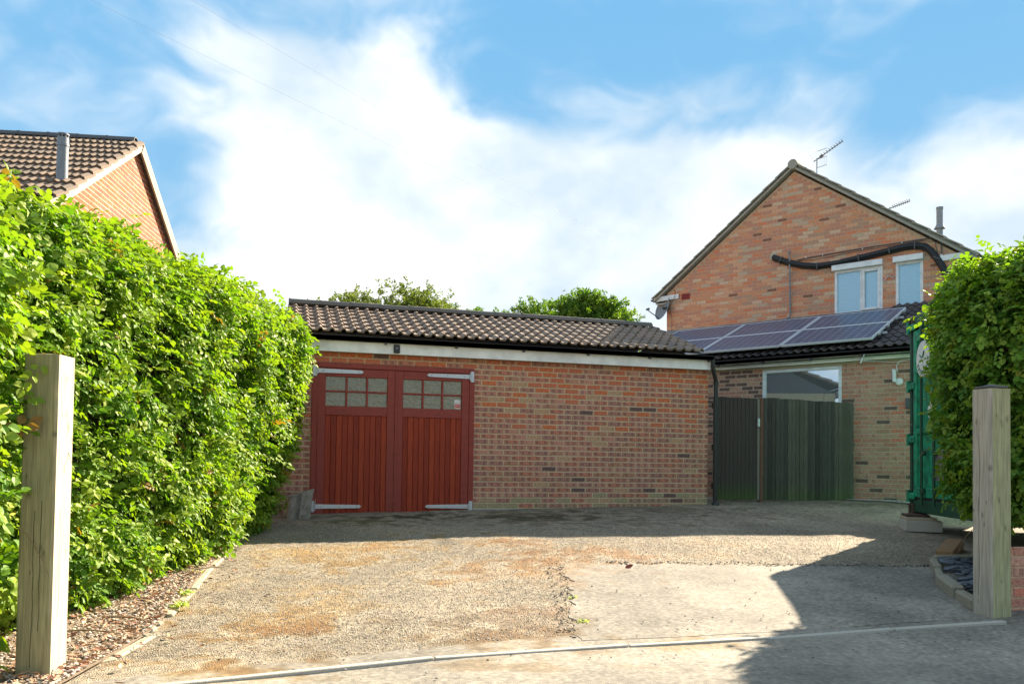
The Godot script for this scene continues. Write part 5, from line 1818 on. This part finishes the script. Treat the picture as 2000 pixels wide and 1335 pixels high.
	pl.lathe([Vector2(0.001, 0.006), Vector2(0.215, 0.006), Vector2(0.22, 0.003), Vector2(0.22, -0.01)].map(func(v): return v), Transform3D(Basis(Vector3.RIGHT, PI / 2), Vector3.ZERO), 36)
	pl.lathe([Vector2(0.22, -0.01), Vector2(0.22, 0.003), Vector2(0.215, 0.006), Vector2(0.001, 0.0061)], Transform3D(Basis(Vector3.RIGHT, PI / 2), Vector3.ZERO), 36)
	mk("plate", pl, mats.sign_white, sg)
	var f := SystemFont.new()
	f.font_names = PackedStringArray(["Droid Sans"])
	f.font_weight = 700
	var word := "EVERGREEN"
	for i in word.length():
		var tm := TextMesh.new()
		tm.text = word[i]
		tm.font = f
		tm.font_size = 30
		tm.pixel_size = 0.00215
		tm.depth = 0.003
		var ang := deg_to_rad(205.0 + i * 19.0)
		var q := Vector3(cos(ang), sin(ang), 0) * 0.165
		put("letter", tm, mats.sign_green, sg, Transform3D(Basis(Vector3(0, 0, 1), ang + PI / 2), q + Vector3(0, 0, 0.009)))
	for i in 8:
		var b := MB.new()
		var ang := TAU * i / 8.0 + 0.2
		b.bar(Vector3(cos(ang), sin(ang), 0) * 0.02 + Vector3(0, 0, 0.0075), Vector3(cos(ang), sin(ang), 0) * 0.105 + Vector3(0, 0, 0.0075), 0.028 if i % 2 else 0.008, 0.003)
		if i in [1, 3, 6]: mk("mark", b, mats.sign_green, sg)
	var em := MB.new()
	em.lathe([Vector2(0.085, 0.0), Vector2(0.085, 0.004), Vector2(0.001, 0.006)], Transform3D(Basis(Vector3.RIGHT, PI / 2), Vector3(0.74, 1.245, 0.012)), 20)
	em.lathe([Vector2(0.05, 0.0), Vector2(0.05, 0.004), Vector2(0.001, 0.006)], Transform3D(Basis(Vector3.RIGHT, PI / 2), Vector3(0.78, 1.34, 0.012)), 16)
	mk("emblem", em, mats.sign_white, o)
	var pn := MB.new()
	pn.bx(Vector3(1.0, 0.60, 0.012), Vector3(0.30, 0.36, 0.008), 0.002)
	mk("data_plate", pn, mats.steel, o)
	# the blocks and boards the near corner stands on
	var k := base("container_blocks", P(5.04, gy(10.3), 10.32), -1.8504)
	tag(k, "grey concrete block and weathered boards propping the green container corner", "blocks")
	var bl := MB.new()
	bl.bx(Vector3(0.25, 0.05, -0.05), Vector3(0.50, 0.13, 0.40), 0.004)
	mk("block", bl, mats.concrete_pale, k)
	var b1 := MB.new()
	b1.bx(Vector3(0.23, 0.134, -0.03), Vector3(0.46, 0.036, 0.34), 0.004)
	mk("board", b1, mats.edge_wood, k)
	var b2 := MB.new()
	b2.bx(Vector3(0.18, 0.168, -0.01), Vector3(0.36, 0.03, 0.26), 0.004)
	mk("board", b2, mats.rust, k)

# ---------------------------------------------------------------- gate posts and low wall
func posts() -> void:
	post(Vector3(-2.37, -0.15, -4.18), 0.02, 0.172, 1.77, [mats.post_0, mats.post_1], "tall weathered timber gatepost against the left hedge", false)
	post(Vector3(3.475, -0.10, -5.93), 0.26, 0.178, 1.79, [mats.post_3, mats.post_2], "timber gatepost with dark metal cap before the right hedge", true)
	var w := base("garden_wall", P(3.60, -0.05, 6.02), 0.24)
	tag(w, "low red brick garden wall beside the right gatepost", "wall")
	var c := MB.new()
	c.bx(Vector3(1.1, 0.285, -0.11), Vector3(2.2, 0.57, 0.2))
	var core := mk("wall_core", c, mats.mortar_pink, w)
	var spans := func(_y: float) -> Array: return [[0.0, 2.2]]
	var pick := func(_x: float, y: float) -> Material: return mats["buff_%d" % [0, 5, 2][rng.randi() % 3]]
	var seen := func(x: float, _y: float) -> bool: return x < 0.6
	var fc := base("face", Vector3(0, 0, -0.01), 0.0, w)
	lay_bricks(fc, 0.0, 0.60, spans, pick, seen, 0.0045, 0.0, 300)

func post(at: Vector3, turn: float, s: float, h: float, m: Array, label: String, cap: bool) -> void:
	var o := base("gate_post", at, turn)
	tag(o, label, "post", "timber gateposts at the entrance")
	var e := 0.011
	# the shaft is one baulk; its two seen faces show different boards of grain
	var am := ArrayMesh.new()
	for k in 4:
		var b := MB.new()
		var x := Transform3D(Basis(Vector3.UP, k * PI / 2), Vector3.ZERO)
		var r := s / 2
		b.quad(x * Vector3(-r + e, 0, r), x * Vector3(r - e, 0, r), x * Vector3(r - e, h, r), x * Vector3(-r + e, h, r))
		b.quad(x * Vector3(r - e, 0, r), x * Vector3(r, 0, r - e), x * Vector3(r, h, r - e), x * Vector3(r - e, h, r), Vector2(0.97, 1), Vector2(1, 0))
		b.surf(am, m[k % 2])
	var t := MB.new()
	var r := s / 2
	var c := Vector3(0, h + 0.012, 0)
	for k in 4:
		var x := Transform3D(Basis(Vector3.UP, k * PI / 2), Vector3.ZERO)
		t.tri(x * Vector3(-r + e * 0.2, h, r), x * Vector3(r - e * 0.2, h, r), c)
	t.surf(am, mats.post_end)
	put("shaft", am, null, o)
	if cap:
		var p := MB.new()
		p.bx(Vector3(0, h + 0.014, 0), Vector3(s * 0.86, 0.014, s * 0.86), 0.003)
		for k in 4:
			var x := Transform3D(Basis(Vector3.UP, k * PI / 2), Vector3.ZERO)
			var q := s * 0.36
			p.tri(x * Vector3(-q, h + 0.02, q), x * Vector3(q, h + 0.02, q), Vector3(0, h + 0.038, 0))
		mk("cap", p, mats.dark_grey, o)

# ---------------------------------------------------------------- planting
func trees() -> void:
	var cl := []
	for i in 3:
		var b := MB.new()
		for k in 14:
			var d := Vector3(rng.randfn(), rng.randfn(), rng.randfn()).normalized()
			leaf_into(b, Transform3D(Basis(d, rng.randf() * TAU) * Basis(Vector3.RIGHT, rng.randf() * 3), d * rng.randf_range(0.1, 0.55)), rng.randf_range(0.28, 0.42), 0.22, 0.3)
		cl.append(b.mesh())
	var green := [Color(0.06, 0.15, 0.018), Color(0.19, 0.29, 0.035)]
	var olive := [Color(0.10, 0.14, 0.03), Color(0.23, 0.26, 0.065)]
	tree("wispy olive green tree with open crown rising behind the garage ridge", P(-6.3, 1.15, 40), 8.8, [[Vector3(-1.4, 6.6, 0), 2.0], [Vector3(1.2, 6.9, 0), 2.1], [Vector3(2.6, 6.3, 0.5), 1.6], [Vector3(-0.2, 5.4, 0), 2.2], [Vector3(-2.2, 5.4, -0.4), 1.6]], 16000, 0.27, cl, leafm, mats.bark, olive, 0.62)
	tree("dense round green tree standing right of the others behind the garage", P(3.95, 1.75, 42), 9.3, [[Vector3(-0.8, 6.9, 0), 1.5], [Vector3(0.7, 6.8, 0), 1.5], [Vector3(1.2, 6.0, 0.5), 1.3], [Vector3(-0.1, 7.3, 0), 1.2], [Vector3(-1.2, 5.8, 0), 1.3], [Vector3(0.2, 5.2, 0.4), 2.2]], 7000, 0.34, cl, leafm, mats.bark, green, 0.45)
	tree("small green treetop just left of the round tree behind the garage", P(0.8, 2.9, 46), 8.2, [[Vector3(0.2, 6.3, 0), 1.4], [Vector3(1.6, 5.8, 0), 1.2], [Vector3(-1.0, 5.6, 0), 1.1]], 2200, 0.33, cl, leafm, mats.bark, green, 0.5)
	tree("low green treetop barely clearing the middle of the garage ridge", P(-2.9, 3.15, 48), 8.2, [[Vector3(-1.2, 6.2, 0), 1.3], [Vector3(0.6, 6.0, 0), 1.3], [Vector3(2.4, 5.8, 0), 1.2]], 2200, 0.33, cl, leafm, mats.bark, green, 0.5)

func hedges() -> void:
	var sp := []
	for i in 4: sp.append(spray_mesh(9, 0.20, 0.050))
	var one := leaf_mesh(0.055, 0.042, 0.2)
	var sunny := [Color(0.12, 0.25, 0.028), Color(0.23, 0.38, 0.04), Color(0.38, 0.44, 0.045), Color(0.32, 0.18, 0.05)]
	hedge("beech_hedge", "tall bright green beech hedge running from the left gatepost to the garage", P(-3.70, 1.39, 7.40), -0.10, Vector3(1.05, 1.47, 2.85), 0.55, 27000, sp, one, leafm, mats.twig, mats.stems, 0.08, sunny, 220, 0.75)
	hedge("beech_hedge", "beech hedge corner spilling round the outer side of the left gatepost", P(-3.76, 1.16, 3.86), 0.0, Vector3(1.28, 1.19, 0.40), 0.34, 5600, sp, one, leafm, mats.twig, mats.stems, 0.10, sunny, 150)
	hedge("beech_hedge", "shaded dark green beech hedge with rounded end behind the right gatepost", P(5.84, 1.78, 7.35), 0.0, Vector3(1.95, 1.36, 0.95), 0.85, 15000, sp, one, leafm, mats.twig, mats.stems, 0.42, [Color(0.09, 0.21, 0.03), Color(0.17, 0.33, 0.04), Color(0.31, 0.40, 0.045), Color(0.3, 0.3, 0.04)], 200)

func tuft(label: String, at: Vector3, n: int, s: float, c: int) -> void:
	var o := base("weed", at)
	tag(o, label, "weed")
	var b := MB.new()
	for i in n:
		var a := rng.randf() * TAU
		leaf_into(b, Transform3D(Basis(Vector3.UP, a) * Basis(Vector3(0, 0, 1), rng.randf_range(0.3, 1.2)), Vector3(rng.randf_range(-1, 1) * s * 0.7, 0, rng.randf_range(-1, 1) * s * 0.7)), s * rng.randf_range(0.4, 0.9), s * 0.2, 0.4)
	mk("leaves", b, mats["leaf_%d" % c], o)

func small_things() -> void:
	# log by the doors
	var lg := base("log", G(-2.72, 10.42, -0.01), 0.3)
	tag(lg, "short grey weathered log standing against the garage pier", "log")
	var b := MB.new()
	var seg := 30
	var rows := []
	for r in 7:
		var row := []
		for k in seg:
			var a := TAU * k / seg
			var rr := 0.165 + nz.get_noise_2d(cos(a) * 1.5 + 20, sin(a) * 1.5) * 0.04 + nz.get_noise_3d(cos(a) * 7, r * 1.6, sin(a) * 7) * 0.03
			var y: float = r / 6.0 * (0.33 + cos(a) * 0.05)
			row.append(Vector3(cos(a) * rr + y * 0.12, y, sin(a) * rr))
		rows.append(row)
	for r in 6:
		for k in seg:
			var l := (k + 1) % seg
			b.quad(rows[r][l], rows[r][k], rows[r + 1][k], rows[r + 1][l])
	mk("bark_side", b, M("log_bark", Color(0.80, 0.76, 0.69), 0.95, T.aggregate, 2.6, T.aggregate_h, 2.5), lg)
	var t := MB.new()
	for k in seg: t.tri(rows[6][(k + 1) % seg], rows[6][k], Vector3(0.04, 0.335, 0))
	mk("cut_end", t, M("log_end", Color(0.24, 0.21, 0.17), 0.95, T.grain, 5.0), lg)
	# stones under the far part of the hedge
	for q in [[-3.22, 8.6, 0.17, "grey brown stone under the lower edge of the left hedge"], [-3.25, 10.0, 0.16, "pale stone at the far foot of the left hedge by the dark fence"]]:
		var m := MB.new()
		m.lathe([Vector2(0.001, -0.5), Vector2(0.45, -0.4), Vector2(0.55, 0.1), Vector2(0.4, 0.6), Vector2(0.001, 0.75)], Transform3D(Basis(Vector3(0.3, 1, 0.1).normalized(), 1.0) * Basis.from_scale(Vector3(q[2] * 1.3, q[2], q[2])), Vector3(0, q[2] * 0.4, 0)), 8)
		var o := put("stone", m.mesh(), mats.stone, self, Transform3D(Basis(), G(q[0], q[1])))
		tag(o, q[3], "stone")
	# timber sleepers under the right hedge
	for q in [[4.72, 8.72, 4.20, 7.95, 0.13, "orange brown timber sleeper lying under the right hedge"]]:
		var m := MB.new()
		m.bar(G(q[0], q[1], 0.05), G(q[2], q[3], 0.05), 0.16, q[4], 0.01)
		var o := mk("timber_sleeper", m, mats.sleeper)
		tag(o, q[5], "sleeper")
	# dead leaf on the drive
	var lf := put("fallen_leaf", leaf_mesh(0.075, 0.05, -0.5), M("dead_leaf", Color(0.24, 0.055, 0.03), 0.8), self, Transform3D(Basis(Vector3.UP, 0.5) * Basis(Vector3.RIGHT, 0.5), G(1.02, 7.30, 0.03)))
	tag(lf, "single curled red brown leaf in the middle of the tarmac", "leaf")
	tuft("small yellow green weed tuft at the edge of the smooth tarmac", G(0.48, 6.25, 0.0), 60, 0.04, 2)
	tuft("yellow green weed growing by the nearer corner of the tarmac seam", G(0.50, 5.55, 0.0), 70, 0.045, 2)
	tuft("bright green weed by the edging board in the gravel strip", G(-2.42, 6.15, 0.02), 50, 0.07, 0)
	tuft("low green weed against the edging board near the left gatepost", G(-2.30, 5.75, 0.02), 60, 0.07, 1)
	tuft("tiny green seedling in the gravel beneath the left hedge", G(-2.62, 6.9, 0.02), 14, 0.06, 0)
	tuft("small green plant at the foot of the timber sleeper", G(4.12, 7.9, 0.02), 16, 0.09, 2)
	# bare twigs in the gravel strip
	var tw := [[-2.55, 7.0, 0.5, 0.26, "pale bare twig lying in the gravel strip nearer the garage"], [-2.62, 5.0, 0.1, 0.45, "long brown twig lying by the left gatepost"], [-2.5, 5.35, -0.3, 0.35, "short brown stick lying on the leaf litter"]]
	for q in tw:
		var m := MB.new()
		m.tube([Vector3(-q[3] / 2, 0, 0), Vector3(-0.03, 0.014, 0.02), Vector3(0.06, 0.012, -0.01), Vector3(q[3] / 2, 0.004, 0.02)], 0.007, 0.004, 6)
		var o := put("stick", m.mesh(), mats.twig if q[3] > 0.3 else mats.edge_wood, self, Transform3D(Basis(Vector3.UP, q[2]), G(q[0], q[1], 0.035)))
		tag(o, q[4], "twig")
	# telephone wires to the house
	var ends := [[P(-5.35, 6.85, 10.0), P(3.81, 5.62, 19.7), "upper left thin telephone wire running to the house gable"], [P(-4.06, 6.85, 10.0), P(3.86, 5.75, 19.75), "second thin telephone wire running to the house gable above the first"]]
	for e in ends:
		var m := MB.new()
		var pts := []
		var a: Vector3 = e[0]; var c: Vector3 = e[1]
		a = a + (a - c) * 0.35
		for i in 17:
			var f := i / 16.0
			pts.append(a.lerp(c, f) + Vector3(0, -0.06 * 4.0 * f * (1.0 - f), 0))
		m.tube(pts, 0.001, -1, 5)
		var o := mk("telephone_wire", m, mats.wire)
		tag(o, e[2], "wire")
